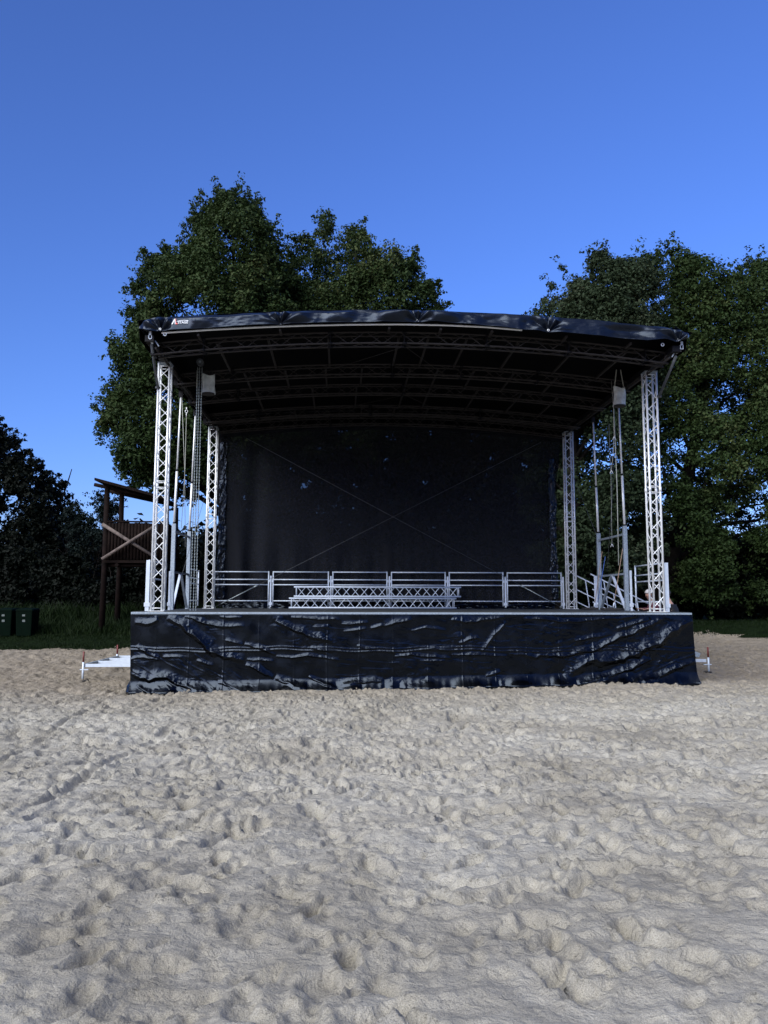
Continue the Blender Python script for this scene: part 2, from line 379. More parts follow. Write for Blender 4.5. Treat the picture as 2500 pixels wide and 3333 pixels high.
# ------------------------------------------------------------------ stage platform
DZ = 1.7; SX = 5.6; TD = 6.83
st = empty('stage_platform', (0, 3.4, 0), 'wide black stage platform with a bright metal front edge, standing on the sand', 'stage')
def P(o): o.location = o.location-Vector((0, 3.4, 0)); return o
m = MB().box(-6.08, 6.26, -.10, 7.35, DZ-.09, DZ); P(m.build('deck', DECKM, st))
m = MB().box(-6.10, 6.28, -.155, -.103, DZ-.055, DZ-.012); P(m.build('edge_trim', GALV, st, .004))
for i_ in range(1, 6):
    x_ = -6.08+i_*12.34/6; m = MB().box(x_-.008, x_+.008, -.10, 7.35, DZ, DZ+.003); P(m.build('deck_joint', STEEL_DK, st))
for x_ in np.linspace(-5.7, 5.8, 6):
    for y_ in (.4, 3.5, 6.8):
        g_ = float(gbase(x_, y_)); m = MB().tube([(x_, y_, g_-.05), (x_, y_, DZ-.09)], .03, 8).box(x_-.1, x_+.1, y_-.1, y_+.1, g_-.03, g_+.01)
        P(m.build('leg', GALV, st))
for y_ in (.1, 6.9): P(MB().box(-6.0, 6.2, y_, y_+.06, .75, .9).build('chassis_beam', GALV, st))

# ------------------------------------------------------------------ skirt (creased plastic sheet)
STR = []
def S(pts, wd, h): STR.append((np.array([[W(*p, -.25).x, W(*p, -.25).z] for p in pts]), wd*1.15, h*.8))
def A_(*p): return [(200+.633*a, 1950+.633*b) for a, b in p]
def B_(*p): return [(1250+.693*a, 1950+.693*b) for a, b in p]
for pts, wd, h in [
    (A_((545, 90), (620, 140), (700, 210), (760, 260), (840, 300), (940, 312)), .15, .085),
    (A_((630, 90), (700, 115), (800, 138), (940, 140)), .08, .045),
    (A_((370, 125), (440, 124), (495, 108)), .09, .05),
    (A_((380, 240), (430, 280), (500, 302)), .07, .04),
    (A_((345, 310), (420, 300), (500, 312)), .05, .035),
    (A_((515, 300), (560, 298), (620, 308)), .05, .03),
    (A_((690, 322), (740, 330), (780, 342)), .06, .03),
    (A_((350, 385), (450, 412), (540, 405), (650, 455), (790, 482)), .13, .08),
    (A_((380, 440), (420, 470), (470, 492)), .07, .05),
    (A_((940, 232), (1030, 262), (1100, 292)), .08, .04),
    (A_((1100, 112), (1180, 150), (1270, 190), (1390, 225)), .11, .06),
    (A_((1100, 298), (1180, 300), (1270, 292), (1430, 318)), .05, .035),
    (A_((1100, 402), (1200, 450), (1260, 455)), .10, .06),
    (A_((1270, 402), (1350, 435), (1430, 470)), .06, .04),
    (A_((1180, 92), (1270, 102), (1430, 108)), .06, .035),
    (A_((1440, 128), (1500, 126), (1580, 120)), .06, .035),
    (A_((1450, 166), (1510, 160), (1570, 155)), .05, .03),
    (A_((1590, 150), (1659, 138)), .06, .035),
    (A_((800, 430), (860, 440), (930, 470)), .08, .04),
    (A_((805, 92), (870, 94), (930, 90)), .06, .03),
    (A_((840, 212), (880, 222), (930, 235)), .06, .03),
    (A_((945, 340), (1010, 365), (1090, 405)), .08, .04),
    (A_((1280, 256), (1340, 262), (1400, 274)), .06, .035),
    (A_((1440, 442), (1540, 422), (1659, 425)), .09, .05),
    (A_((1520, 240), (1560, 255), (1620, 262)), .05, .03),
    (A_((950, 312), (1010, 318), (1090, 322)), .05, .03),
    (B_((0, 130), (60, 108), (130, 92)), .08, .045),
    (B_((50, 272), (120, 262), (200, 270), (310, 276)), .05, .035),
    (B_((320, 95), (380, 108), (450, 102), (570, 85)), .08, .045),
    (B_((350, 208), (400, 192), (450, 185)), .06, .035),
    (B_((460, 250), (520, 170), (580, 110)), .06, .03),
    (B_((660, 88), (760, 92), (850, 108), (980, 102), (1180, 85)), .06, .04),
    (B_((590, 258), (720, 272), (850, 268), (980, 243), (1060, 205), (1170, 162), (1260, 122), (1310, 90)), .10, .06),
    (B_((850, 365), (960, 300), (1080, 285), (1200, 262), (1290, 205), (1370, 150), (1445, 90)), .20, .11),
    (B_((910, 400), (1060, 358), (1180, 320), (1250, 275)), .10, .06),
    (B_((1170, 392), (1280, 372), (1380, 318), (1460, 292)), .12, .07),
    (B_((480, 362), (520, 352), (550, 345)), .07, .035),
    (B_((170, 290), (230, 292), (290, 290)), .04, .025),
    (B_((900, 196), (940, 190), (1080, 165)), .06, .03),
    (B_((170, 238), (240, 232), (310, 242)), .04, .025),
    (B_((860, 320), (900, 330), (960, 305)), .05, .03),
    (B_((1100, 140), (1180, 118), (1250, 95)), .07, .04),
    (B_((1120, 330), (1200, 315), (1260, 280)), .07, .05),
    (B_((320, 262), (450, 262), (580, 270)), .04, .03),
    (B_((130, 150), (200, 135), (300, 150)), .05, .025),
    (B_((590, 250), (650, 248), (720, 262)), .04, .02),
]: S(pts, wd, h)
def skirt_disp(X, Zr, u):
    """outward bulge of the sheet; X along the front, Zr height, u metres along the wall"""
    D = np.zeros_like(X)
    for pts, wd, h in STR:
        x0, x1 = pts[:, 0].min()-.4, pts[:, 0].max()+.4; z0, z1 = pts[:, 1].min()-.4, pts[:, 1].max()+.4
        m = (X > x0) & (X < x1) & (Zr > z0) & (Zr < z1)
        if not m.any(): continue
        px, pz = X[m], Zr[m]; best = np.full(px.shape, 9.); sg = np.zeros(px.shape); tp = np.zeros(px.shape); n = len(pts)-1
        for i in range(n):
            a, b = pts[i], pts[i+1]; d = b-a; L2 = d@d
            t = np.clip(((px-a[0])*d[0]+(pz-a[1])*d[1])/L2, 0, 1)
            ex, ez = px-a[0]-t*d[0], pz-a[1]-t*d[1]; dist = np.hypot(ex, ez)
            s = np.where(ez+.15*ex*0 > 0, 1, -1)*dist; c = dist < best
            best = np.where(c, dist, best); sg = np.where(c, s, sg); tp = np.where(c, (i+t)/n, tp)
        taper = np.sin(np.pi*np.clip(tp, .0, 1))**.45
        s = sg/wd+(warp[m]-.5)*.9
        prof = np.where(s > 0, np.clip(1-s/1.5, 0, 1)**2.2, np.clip(1+s/.45, 0, 1))
        v = h*taper*prof
        D[m] = np.maximum(D[m], v)+.25*np.minimum(D[m], v)
    # fold creases of the sheet as it came out of the packet
    for i, c in enumerate(np.arange(-5.55, 6.2, .735)):
        c = c+.03*math.sin(i*5.1)
        D += .006*np.exp(-((X-c+.01*np.sin(Zr*4+i))/.014)**2)*(.4+.6*np.sin(i*2.3)**2)
    for c, a in ((.86, .014), (.92, .008)):
        D += a*np.exp(-((Zr-c-.02*np.sin(u*1.7)-.012*np.sin(u*6))/.02)**2)
    # crumples
    n = fbm2(u, Zr*1.7, .33, 4, 2.); D += .020*np.abs(n-.5)*2*(.1+1.0*sstep(.45, .7, fbm2(u, Zr, 1.1, 2, 8.)))
    D += .03*(fbm2(u*.7, Zr*1.2, 1.1, 2, 6.)-.5)+.010*np.abs(fbm2(u+Zr*.6, Zr*1.6-u*.3, .10, 3, 26.)-.5)*sstep(.002, .02, D)*2
    for th, m_ in ((-34, sstep(.5, -5.5, X)), (24, sstep(1.0, 5.5, X)), (-4, .5)):
        t_ = R(th); al = (X*math.cos(t_)+Zr*math.sin(t_)); ac = (-X*math.sin(t_)+Zr*math.cos(t_))
        q = fbm2(al*.22, ac, .16, 3, 80.+th); D += .016*m_*np.clip(.5-np.abs(q-.5)*5, 0, 1)*sstep(.45, .62, fbm2(X, Zr, .9, 2, 33.))
        q = fbm2(al*.3, ac, .42, 2, 90.+th); D += .042*m_*(q-.5)
    # hem spreads on the sand
    hz = Zr-(gbase(X, -.3)+.02)
    D += .15*np.clip(1-hz/.24, 0, 1)**1.7*(.2+1.6*fbm2(u, Zr*.3, .33, 3, 4.))
    D *= sstep(DZ-.02, DZ-.16, Zr)*.97+.03
    return D
def skirt_panel(kind):
    nz = 170
    if kind == 'front':
        nxx = 1500; uu = np.linspace(-6.10, 6.28, nxx)
    else: nxx = 160; uu = np.linspace(0, 6.6, nxx)
    t = np.linspace(0, 1, nz)
    U_, T_ = np.meshgrid(uu, t, indexing='ij')
    return U_, T_
U_, T_ = skirt_panel('front')
Xf = U_; gz = gbase(Xf, -.35)-.03
Zf = (DZ-.06)*(1-T_)+gz*T_
warp = fbm2(Xf, Zf, .22, 3, 40.)
Dn = skirt_disp(Xf, Zf, Xf)
# corners lean outward toward the foot, more on the right
lean = np.clip((Xf-4.9)/1.38, 0, 1)**3*.07*T_**1.5-np.clip((-Xf-5.3)/.8, 0, 1)**3*-.05*T_
Vf = np.stack([Xf+lean, -.17-Dn, Zf], -1)
us, ts = np.meshgrid(np.linspace(0, 6.8, 150), T_[0], indexing='ij')
def side(sgn):
    e = Vf[-1 if sgn > 0 else 0]
    zs = (DZ-.06)*(1-ts)+(gbase(np.full_like(us, sgn*6.3), us-.17)-.03)*ts
    global warp
    warp = fbm2(us, zs, .22, 3, 50.)
    n = .06*(fbm2(us, zs*1.5, .5, 4, 60.+sgn)-.3)+.12*np.clip(1-(zs-.1)/.3, 0, 1)**1.5
    n *= sstep(DZ-.02, DZ-.16, zs)
    x = e[None, :, 0]+sgn*n*sstep(0, .25, us); y = e[None, :, 1]+us
    return np.stack([x, y, zs*sstep(0, .3, us)+e[None, :, 2]*(1-sstep(0, .3, us))], -1)
Lp = side(-1); Rp = side(1)
sk = empty('stage_skirt', (0, -.2, 0), 'creased glossy black plastic sheet hung around the foot of the stage', 'stage skirt')
for nm_, V_ in (('front_sheet', Vf), ('side_sheet', Lp[::-1]), ('side_sheet', Rp)):
    o = npmesh(nm_, (V_-np.array([0, -.2, 0])).reshape(-1, 3), grid_faces(V_.shape[0], V_.shape[1]), TARP, sk)
    o.modifiers.new('thick', 'SOLIDIFY').thickness = .002

# ------------------------------------------------------------------ truss helpers
def truss_parts(root, length, w_, h_, name_lat='lattice', mat=ALU, r=.024, rb=.010, couple=(), pitch=.28, axis='z', arc=None, step=None, chordname='chord'):
    """box truss along an axis, origin at one end centre; arc(t)->offset in z for trusses along x"""
    def T(a, b, t):
        if axis == 'z': return (a, b, t)
        return (t, a, b+(arc(t) if arc else 0))
    n = 2 if not arc else int(length/.35)
    for a in (-1, 1):
        for b in (-1, 1):
            m = MB(); m.tube([T(a*w_/2, b*h_/2, length*i/(n-1)) for i in range(n)], r, 10)
            for c in couple:
                m.tube([T(a*w_/2, b*h_/2, c-.05), T(a*w_/2, b*h_/2, c+.05)], r*1.35, 10)
            m.build(chordname, mat, root)
    cuts = [0]+list(couple)+[length]
    for s0, s1 in zip(cuts[:-1], cuts[1:]):
        s0 += .06; s1 -= .06; m = MB()
        for (fa, fb, ph) in (((-1, -1), (1, -1), 0), ((-1, 1), (1, 1), 1), ((-1, -1), (-1, 1), 1), ((1, -1), (1, 1), 0)):
            m.tube([T(fa[0]*w_/2, fa[1]*h_/2, s0+.01), T(fb[0]*w_/2, fb[1]*h_/2, s0+.01)], rb, 6)
            m.tube([T(fa[0]*w_/2, fa[1]*h_/2, s1-.01), T(fb[0]*w_/2, fb[1]*h_/2, s1-.01)], rb, 6)
            k_ = max(1, round((s1-s0-.06)/pitch)); dp = (s1-s0-.06)/k_
            for i in range(k_):
                q0 = s0+.03+i*dp+.02; q1 = s0+.03+(i+1)*dp-.02; p, q = (fa, fb) if (i+ph) % 2 == 0 else (fb, fa)
                m.tube([T(p[0]*w_/2, p[1]*h_/2, q0), T(q[0]*w_/2, q[1]*h_/2, q1)], rb, 6, cap=False)
        m.build(name_lat, mat, root)
# ------------------------------------------------------------------ towers
TH = 5.565
def make_tower():
    t = empty('truss_tower', (0, 0, 0))
    truss_parts(t, TH, .24, .24, couple=(2.80,))
    MB().box(-.17, .17, -.17, .17, 0, .012).build('base_plate', ALU, t)
    m = MB(); m.box(-.145, .145, -.145, .145, TH, TH+.02); m.build('top_plate', GALV, t)
    MB().box(.02, .10, -.05, .05, TH+.02, TH+.09).build('bracket', STEEL_DK, t)
    return t
tw = make_tower(); TWL = [
    (-SX, .12, 'silver truss tower at the front left corner of the stage, beside the lookout'),
    (SX, .12, 'silver truss tower at the front right corner, with two people behind it'),
    (-SX+.03, TD, 'silver truss tower left of the black backdrop, behind the hanging chains'),
    (SX-.02, TD, 'silver truss tower right of the black backdrop, where the stair rails begin')]
for i_, (x_, y_, l_) in enumerate(TWL):
    o = tw if i_ == 0 else copy_tree(tw)
    o.location = (x_, y_, DZ+.002); tag(o, l_, 'truss tower', 'truss towers carrying the roof')

# ------------------------------------------------------------------ roof
RB = 7.47
def arc(x): return -.25*(x/4.7)**2
roof = empty('stage_roof', (0, 0, DZ+TH), 'arched black roof canopy over the stage with rows of trusses beneath', 'stage roof')
def RP(o): o.location.z -= DZ+TH; return o
def rpart(m, name, mat): return RP(m.build(name, mat, roof))
rows = [(-1.11, -.85), (1.24, 1.48), (3.06, 3.28), (5.41, 5.63), (6.78, 7.06)]
for i_, (ya, yb_) in enumerate(rows):
    rt = MB().box(-.10, 0, -(yb_-ya)/2, (yb_-ya)/2, -.14+arc(-5.55), .12+arc(-5.55)).build('roof_truss', BLACK, roof); rt.location = (-5.55, (ya+yb_)/2, RB+.12-DZ-TH)
    cps = ((1.0, 3.7, 5.3, 7.1, 8.9, 10.6), (1.3, 5.2, 6.9, 8.8), (1.2, 5.6), (1.5, 4.8, 8.1), (3.6, 7.6))[i_]
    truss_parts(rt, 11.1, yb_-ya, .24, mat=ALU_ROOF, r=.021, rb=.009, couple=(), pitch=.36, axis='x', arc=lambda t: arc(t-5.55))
    for c in cps:
        m = MB()
        for a in (-1, 1):
            for b in (-1, 1):
                z_ = b*.12+arc(c-5.55); m.tube([(c-.05, a*(yb_-ya)/2, z_), (c+.05, a*(yb_-ya)/2, z_)], .030, 8)
        m.box(c-.006, c+.006, -(yb_-ya)/2, (yb_-ya)/2, arc(c-5.55)-.12, arc(c-5.55)+.12)
        m.build('coupling', BLACK, rt)
# side beams (dark, wrapped) from front corner to back tower
for s in (-1, 1):
    m = MB(); m.box(s*5.60-.09, s*5.60+.09, -1.45, 7.1, 7.29, 7.42); rpart(m, 'side_beam', BLACK)
    m = MB()
    for y_ in np.arange(-1.2, 6.9, .9):
        m.tube([(s*5.49, y_, 7.28), (s*5.49, y_+.45, 7.05 if 0 else 7.20), (s*5.49, y_+.9, 7.28)], .012, 6)
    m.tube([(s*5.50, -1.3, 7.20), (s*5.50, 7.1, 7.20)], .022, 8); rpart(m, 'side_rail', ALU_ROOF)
# purlins
for (ya, yb_), xsn in (((-.85, 1.24), (-4.3, -3.2, -1.9, -.35, .3, 1.15, 2.3, 3.6, 4.7)), ((1.48, 3.06), (-4.0, -3.0, -2.0, -1.1, .1, .8, 1.7, 2.7, 3.8)), ((3.28, 5.41), (-3.9, -2.4, -1.2, .1, .8, 2.1, 3.3, 4.3)), ((5.63, 6.78), (-3, -1, 0, 1, 3)), ((-1.45, -1.11), (-4.6, -2.9, -.6, .5, 1.6, 3.2, 4.6))):
    for x_ in xsn:
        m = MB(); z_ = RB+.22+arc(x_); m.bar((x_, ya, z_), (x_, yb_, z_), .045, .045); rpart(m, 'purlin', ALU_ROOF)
# bracing wires under the roof
m = MB(); m.tube([(-2.2, 1.3, RB-.02), (-.2, -.85, RB+.02)], .006, 5); m.tube([(-.2, -.85, RB+.0), (.9, 1.2, RB-.02)], .006, 5)
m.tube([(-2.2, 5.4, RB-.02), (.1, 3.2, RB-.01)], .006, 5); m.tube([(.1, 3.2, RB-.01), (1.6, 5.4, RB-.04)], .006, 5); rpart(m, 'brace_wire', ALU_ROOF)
# cover
cx = np.linspace(-5.85, 5.95, 120); cy = np.linspace(-1.52, 7.45, 60)
CX, CY = np.meshgrid(cx, cy, indexing='ij')
def ztop(x): return 8.045-.32*(np.abs(x)/5.7)**2.2
CZ = ztop(CX)+.02*(fbm2(CX, CY, 1.0, 3)-.5)
cov = npmesh('roof_cover', np.stack([CX, CY, CZ], -1).reshape(-1, 3), grid_faces(120, 60), MEMB, roof); RP(cov)
cov.modifiers.new('thick', 'SOLIDIFY').thickness = .006
for s in (-1, 1):       # side gables of the cover
    x_ = s*5.78; m = MB(); n_ = 20
    for i in range(n_):
        y0 = -1.5+i*8.9/n_; y1 = -1.5+(i+1)*8.9/n_
        m.add([(x_, y0, 7.30), (x_, y1, 7.30), (x_+s*.05, y1, float(ztop(5.78))), (x_+s*.05, y0, float(ztop(5.78)))], [(0, 1, 2, 3)])
    g_ = rpart(m, 'side_flap', MEMB); g_.modifiers.new('thick', 'SOLIDIFY').thickness = .005
m = MB()
for i in range(30):
    x0 = -5.8+i*11.6/30; x1 = x0+11.6/30
    m.add([(x0, 7.46, 7.42+arc(x0)), (x1, 7.46, 7.42+arc(x1)), (x1, 7.46, float(ztop(x1))), (x0, 7.46, float(ztop(x0)))], [(0, 1, 2, 3)])
g_ = rpart(m, 'back_flap', MEMB); g_.modifiers.new('thick', 'SOLIDIFY').thickness = .005
# fascia: wrinkled pvc flap
TOP = [(452, 1066), (470, 1045), (500, 1034), (620, 1030), (760, 1024), (980, 1014), (1150, 1009), (1300, 1010), (1500, 1016), (1700, 1026), (1900, 1040), (2050, 1054), (2130, 1062), (2190, 1070), (2225, 1080), (2246, 1092)]
BOT = [(452, 1068), (480, 1078), (510, 1080), (620, 1074), (760, 1067), (860, 1062), (1000, 1056), (1150, 1052), (1300, 1051), (1420, 1052), (1500, 1057), (1600, 1066), (1700, 1077), (1860, 1088), (2000, 1100), (2100, 1113), (2160, 1108), (2200, 1116), (2232, 1105), (2246, 1094)]
FY = -1.55
tp = np.array([[W(*p, FY).x, W(*p, FY).z] for p in TOP]); bt = np.array([[W(*p, FY).x, W(*p, FY).z] for p in BOT])
fx = np.linspace(tp[0, 0], tp[-1, 0], 900); ft = np.linspace(0, 1, 50)
FX, FT = np.meshgrid(fx, ft, indexing='ij')
zt = np.interp(fx, tp[:, 0], tp[:, 1])[:, None]; zb = np.interp(fx, bt[:, 0], bt[:, 1])[:, None]
zt = zt+.045*(fbm2(fx, fx*0, .45, 3, 71.)-.5)[:, None]*np.minimum(1, np.minimum(fx-fx[0], fx[-1]-fx)/.4)[:, None]
FZ = zt*(1-FT)+zb*FT
eyes = [W(914, 1056, FY).x, W(1359, 1048, FY).x, W(1783, 1077, FY).x, W(523, 1076, FY).x, W(2205, 1108, FY).x]
FD = .05+.10*(fbm2(FX, FZ*2.2, 1.1, 3, 12.)-.35)
for e_ in eyes:       # the sheet is gathered radially at each eyelet
    ez = np.interp(e_, bt[:, 0], bt[:, 1])+.03
    dx = FX-e_; dz = np.maximum(FZ-ez, 0)+.02; ang = np.arctan2(dx, dz); rr = np.hypot(dx, dz)
    FD += .085*np.cos(ang*7+e_)*np.clip(rr/.25, 0, 1)*np.exp(-(rr/.42)**2)*np.exp(-(ang/1.35)**4)
    FD -= .05*np.exp(-(rr/.16)**2)
for (a0, a1, dd) in ((880, 1010, .09), (1220, 1330, .10), (1390, 1500, .09), (1550, 1650, .05), (1690, 1760, .06), (1960, 2120, .10), (560, 700, .03), (1050, 1160, .06)):
    x0, x1 = W(a0, 1050, FY).x, W(a1, 1050, FY).x; q = (FX-x0)/(x1-x0)
    FD += dd*np.exp(-((q-.5)/.42)**4)*np.sin(np.pi*np.clip(FT*1.05, 0, 1)+.9*(q-.5))*np.sign(np.sin(a0))*.8
FD += .03*(fbm2(FX, FZ*2, .3, 3, 14.)-.5)
FD *= 1.55
FD *= np.minimum(1, FT*3+.15)*sstep(0, .15, FX-fx[0])*sstep(0, .15, fx[-1]-FX)
mk = sstep(W(565, 1045, FY).x-.12, W(565, 1045, FY).x, FX)*(1-sstep(W(615, 1045, FY).x, W(615, 1045, FY).x+.15, FX))
FD = FD*(1-mk)+(.075+.01*FT)*mk*np.minimum(1, FT*4+.1)
curl = -.10*sstep(.25, 0, FT)
fas = npmesh('fascia', np.stack([FX, FY-FD-curl*.0, FZ], -1).reshape(-1, 3), grid_faces(900, 50), PVC, roof); RP(fas)
fas.modifiers.new('thick', 'SOLIDIFY').thickness = .004
# hidden strip joining fascia to the cover
m = MB()
for i in range(0, 890, 10):
    a, b = i, i+10
    m.add([(fx[a], FY+.0, zt[a, 0]-.005), (fx[b], FY, zt[b, 0]-.005), (fx[b], FY+.35, zt[b, 0]+.01), (fx[a], FY+.35, zt[a, 0]+.01)], [(0, 1, 2, 3)])
g_ = rpart(m, 'front_lip', PVC); g_.modifiers.new('thick', 'SOLIDIFY').thickness = .004
for s, tip, ref in ((-1, tp[0], Lp), (1, tp[-1], Rp)):
    m = MB(); x0 = tip[0]; pts = [(x0, FY, tip[1]), (x0-s*.32, FY, tip[1]+.20), (x0-s*.05, FY+1.0, tip[1]+.18), (x0+s*.02, FY+.9, tip[1]-.02), (x0-s*.12, FY+.1, tip[1]-.12)]
    m.add(pts, [(0, 1, 2, 3), (0, 3, 4)]); g_ = rpart(m, 'corner_flap', PVC); g_.modifiers.new('thick', 'SOLIDIFY').thickness = .004
for e_, py in zip(eyes, (1056, 1048, 1077, 1076, 1108)):
    ez = W(1250, py, FY).z if 0 else float(np.interp(e_, bt[:, 0], bt[:, 1])+.035)
    m = MB(); m.ring((e_, FY-.055, ez), .020, .007, 'y'); o = m.build('eyelet', ALU, fas)
# bright edge rail under the fascia
ep = [W(x, y, FY+.04) for x, y in ((526, 1083), (700, 1072), (860, 1064), (1000, 1059), (1150, 1056), (1300, 1055), (1450, 1058), (1580, 1064), (1700, 1074))]
xs_ = np.linspace(ep[0].x, ep[-1].x, 40); zs_ = np.interp(xs_, [p.x for p in ep], [p.z for p in ep])
m = MB(); m.tube([(a, FY+.05, b) for a, b in zip(xs_, zs_)], .020, 8); rpart(m, 'edge_rail', simple('white_edge_rail', (.85, .87, .88), .4, 0, .05, 10))
p_ = W(537, 1088, FY+.05); m = MB().ring((p_.x, FY+.05, p_.z), .030, .011, 'y'); rpart(m, 'hook_ring', ALU_WHITE)
p_ = W(2157, 1122, FY+.05); m = MB().ring((p_.x, FY+.05, p_.z), .030, .010, 'y'); rpart(m, 'hook_ring', ALU_WHITE)
# emblem on the fascia
def fdisp(x, z):
    i = int(np.clip((x-fx[0])/(fx[1]-fx[0]), 0, 899)); t = np.clip((zt[i, 0]-z)/(zt[i, 0]-zb[i, 0]), 0, 1); return FD[i, int(t*49)]
def quad_px(m, pts):
    q = [W(*p, FY) for p in pts]
    m.add([(p.x, FY-fdisp(p.x, p.z)-.02, p.z) for p in q], [tuple(range(len(q)))])
def Lg(a, b): return (520+a*.09645, 1030+b*.09645)
logo = fas
WHITE = simple('white_print', (.75, .78, .80), .6, 0, .03, 10); REDP = simple('red_print', (.62, .11, .09), .6, 0, .03, 10)
m = MB()
quad_px(m, [Lg(425, 318), Lg(520, 140), Lg(560, 130), Lg(470, 318)])
quad_px(m, [Lg(525, 160), Lg(556, 128), Lg(562, 312), Lg(540, 312)])
quad_px(m, [Lg(600, 215), Lg(700, 190), Lg(700, 205), Lg(610, 228)])
quad_px(m, [Lg(700, 190), Lg(850, 174), Lg(850, 188), Lg(700, 205)])
quad_px(m, [Lg(850, 174), Lg(995, 182), Lg(988, 205), Lg(850, 188)])
m.build('emblem_stroke', WHITE, logo)
m = MB()
quad_px(m, [Lg(560, 118), Lg(580, 150), Lg(584, 280), Lg(562, 318)])
quad_px(m, [Lg(562, 318), Lg(580, 272), Lg(625, 272), Lg(640, 318)])
m.build('emblem_stroke', REDP, logo)
fc = bpy.data.curves.new('lettering', 'FONT'); fc.body = 'STAGE'; fc.size = 1; fc.extrude = .0; fc.offset = .018
to = bpy.data.objects.new('lettering', fc); COL.objects.link(to); bpy.context.view_layer.update()
dg = bpy.context.evaluated_depsgraph_get(); me = bpy.data.meshes.new_from_object(to.evaluated_get(dg)); bpy.data.objects.remove(to)
p0 = W(*Lg(650, 300), FY); p1 = W(*Lg(985, 300), FY); ph = W(*Lg(650, 218), FY)
co = np.array([v.co[:] for v in me.vertices]); wx = co[:, 0].max()-co[:, 0].min(); hy_ = co[:, 1].max()-co[:, 1].min()
sx = (p1.x-p0.x)/wx; sy = (ph.z-p0.z)/hy_
for v in me.vertices:
    x = p0.x+(v.co.x-co[:, 0].min())*sx; z = p0.z+(v.co.y-co[:, 1].min())*sy+(x-p0.x)*.05; v.co = (x, FY-fdisp(x, z)-.022, z)
o = bpy.data.objects.new('lettering', me); COL.objects.link(o); me.materials.append(WHITE); o.parent = logo
# corner fittings + struts
for s in (-1, 1):
    if s < 0: top, bot, fit = W(493, 1118, -1.35), W(514, 1262, -.05), [(489, 1080), (489, 1102)]
    else: top, bot, fit = W(2200, 1160, -1.35), W(2146, 1290, -.05), [(2219, 1112), (2219, 1136)]
    m = MB(); m.tube([top, bot], .030, 10); m.tube([bot+Vector((-.05, 0, 0)), bot+Vector((.05, 0, 0))], .03, 8); rpart(m, 'corner_strut', STEEL_DK)
    a, b = W(*fit[0], -1.45), W(*fit[1], -1.45)
    m = MB(); m.bar(a, (a+b)/2, .045, .03); h_ = (a-b).length; m.bar((a+b)/2+Vector((-.03, 0, 0)), b+Vector((-.03, 0, 0)), .012, .02); m.bar((a+b)/2+Vector((.03, 0, 0)), b+Vector((.03, 0, 0)), .012, .02)
    m.bar(b+Vector((-.036, 0, 0)), b+Vector((.036, 0, 0)), .012, .02)
    if s > 0: m.bar(b+Vector((-.01, .05, 0)), W(2200, 1146, -1.3), .08, .03); m.bar(W(2198, 1144, -1.3), W(2187, 1162, -1.3), .02, .02)
    else: m.bar(W(503, 1106, -1.3), W(517, 1127, -1.3), .02, .02); m.bar(b, W(496, 1118, -1.35), .04, .03)
    rpart(m, 'corner_fitting', ALU_WHITE)

# ------------------------------------------------------------------ lifting masts at the sides
def mast(s, y_, zt_, ptop, label):
    x_ = s*5.8; t = empty('lifting_mast', (x_, y_, DZ+.002), label, 'mast', 'lifting masts at the sides of the stage')
    hh = zt_-DZ
    MB().box(-.05, .05, -.05, .05, 0, hh).build('mast_post', GALV, t, .006)
    x1, y1, z1 = (ptop[0]-x_), (ptop[1]-y_), ptop[2]-DZ; a = Vector((x1, y1, z1)); b = Vector((0, 0, hh)); mid = b.lerp(a, .42)
    MB().tube([b, mid], .031, 12).build('lower_tube', ALU, t); MB().tube([mid, a], .023, 12).build('upper_tube', ALU, t)
    MB().tube([mid-Vector((0, 0, .03)), mid+Vector((0, 0, .02))], .034, 12).build('collar', BLACK, t)
    MB().tube([b-Vector((0, 0, .005)), b+Vector((0, 0, .04))], .036, 12).build('collar', BLACK, t)
    MB().box(a.x-.05, a.x+.05, a.y-.04, a.y+.04, a.z, a.z+.17).build('head_fork', BLACK, t)
    return t
mast(-1, 2.55, W(566, 1705, 2.55).z, (-5.72, 2.5, 7.12), 'taller galvanised mast with thin tube, just right of the front left tower')
mast(-1, 4.6, W(618, 1730, 4.6).z, (-5.72, 4.55, 7.12), 'galvanised mast with thin tube, beside the hanging chains on the left')
mast(1, 2.6, W(2038, 1712, 2.6).z, (5.72, 2.55, 7.12), 'wide galvanised mast rising under the right grey bag')
mast(1, 4.75, W(1952, 1736, 4.75).z, (5.72, 4.7, 7.12), 'galvanised mast with thin tube, right of the back right tower')
# cross bars and A-braces between a pair of masts: one bolted frame per side
for s, lab in ((-1, 'grey A-shaped brace between the two left masts'), (1, 'grey A-shaped brace between the two right masts')):
    y0, y1 = (2.6, 4.55) if s < 0 else (2.65, 4.7); x_ = s*5.8; t = empty('mast_brace', (x_, (y0+y1)/2, DZ+.003), lab, 'brace', 'braces between the masts')
    c = (y0+y1)/2
    MB().bar((0, y0-c, 1.98), (0, y1-c, 1.98), .05, .05).build('cross_bar', GALV, t)
    MB().bar((0, y0-c, .95), (0, y1-c, .95), .05, .05).build('cross_bar', STEEL_DK if s < 0 else GALV, t)
    MB().bar((0, -.05, .93), (0, y0-c+.06, .05), .06, .05).build('diagonal', ALU_WHITE, t)
    MB().bar((0, .05, .93), (0, y1-c-.06, .05), .06, .05).build('diagonal', GALV, t)

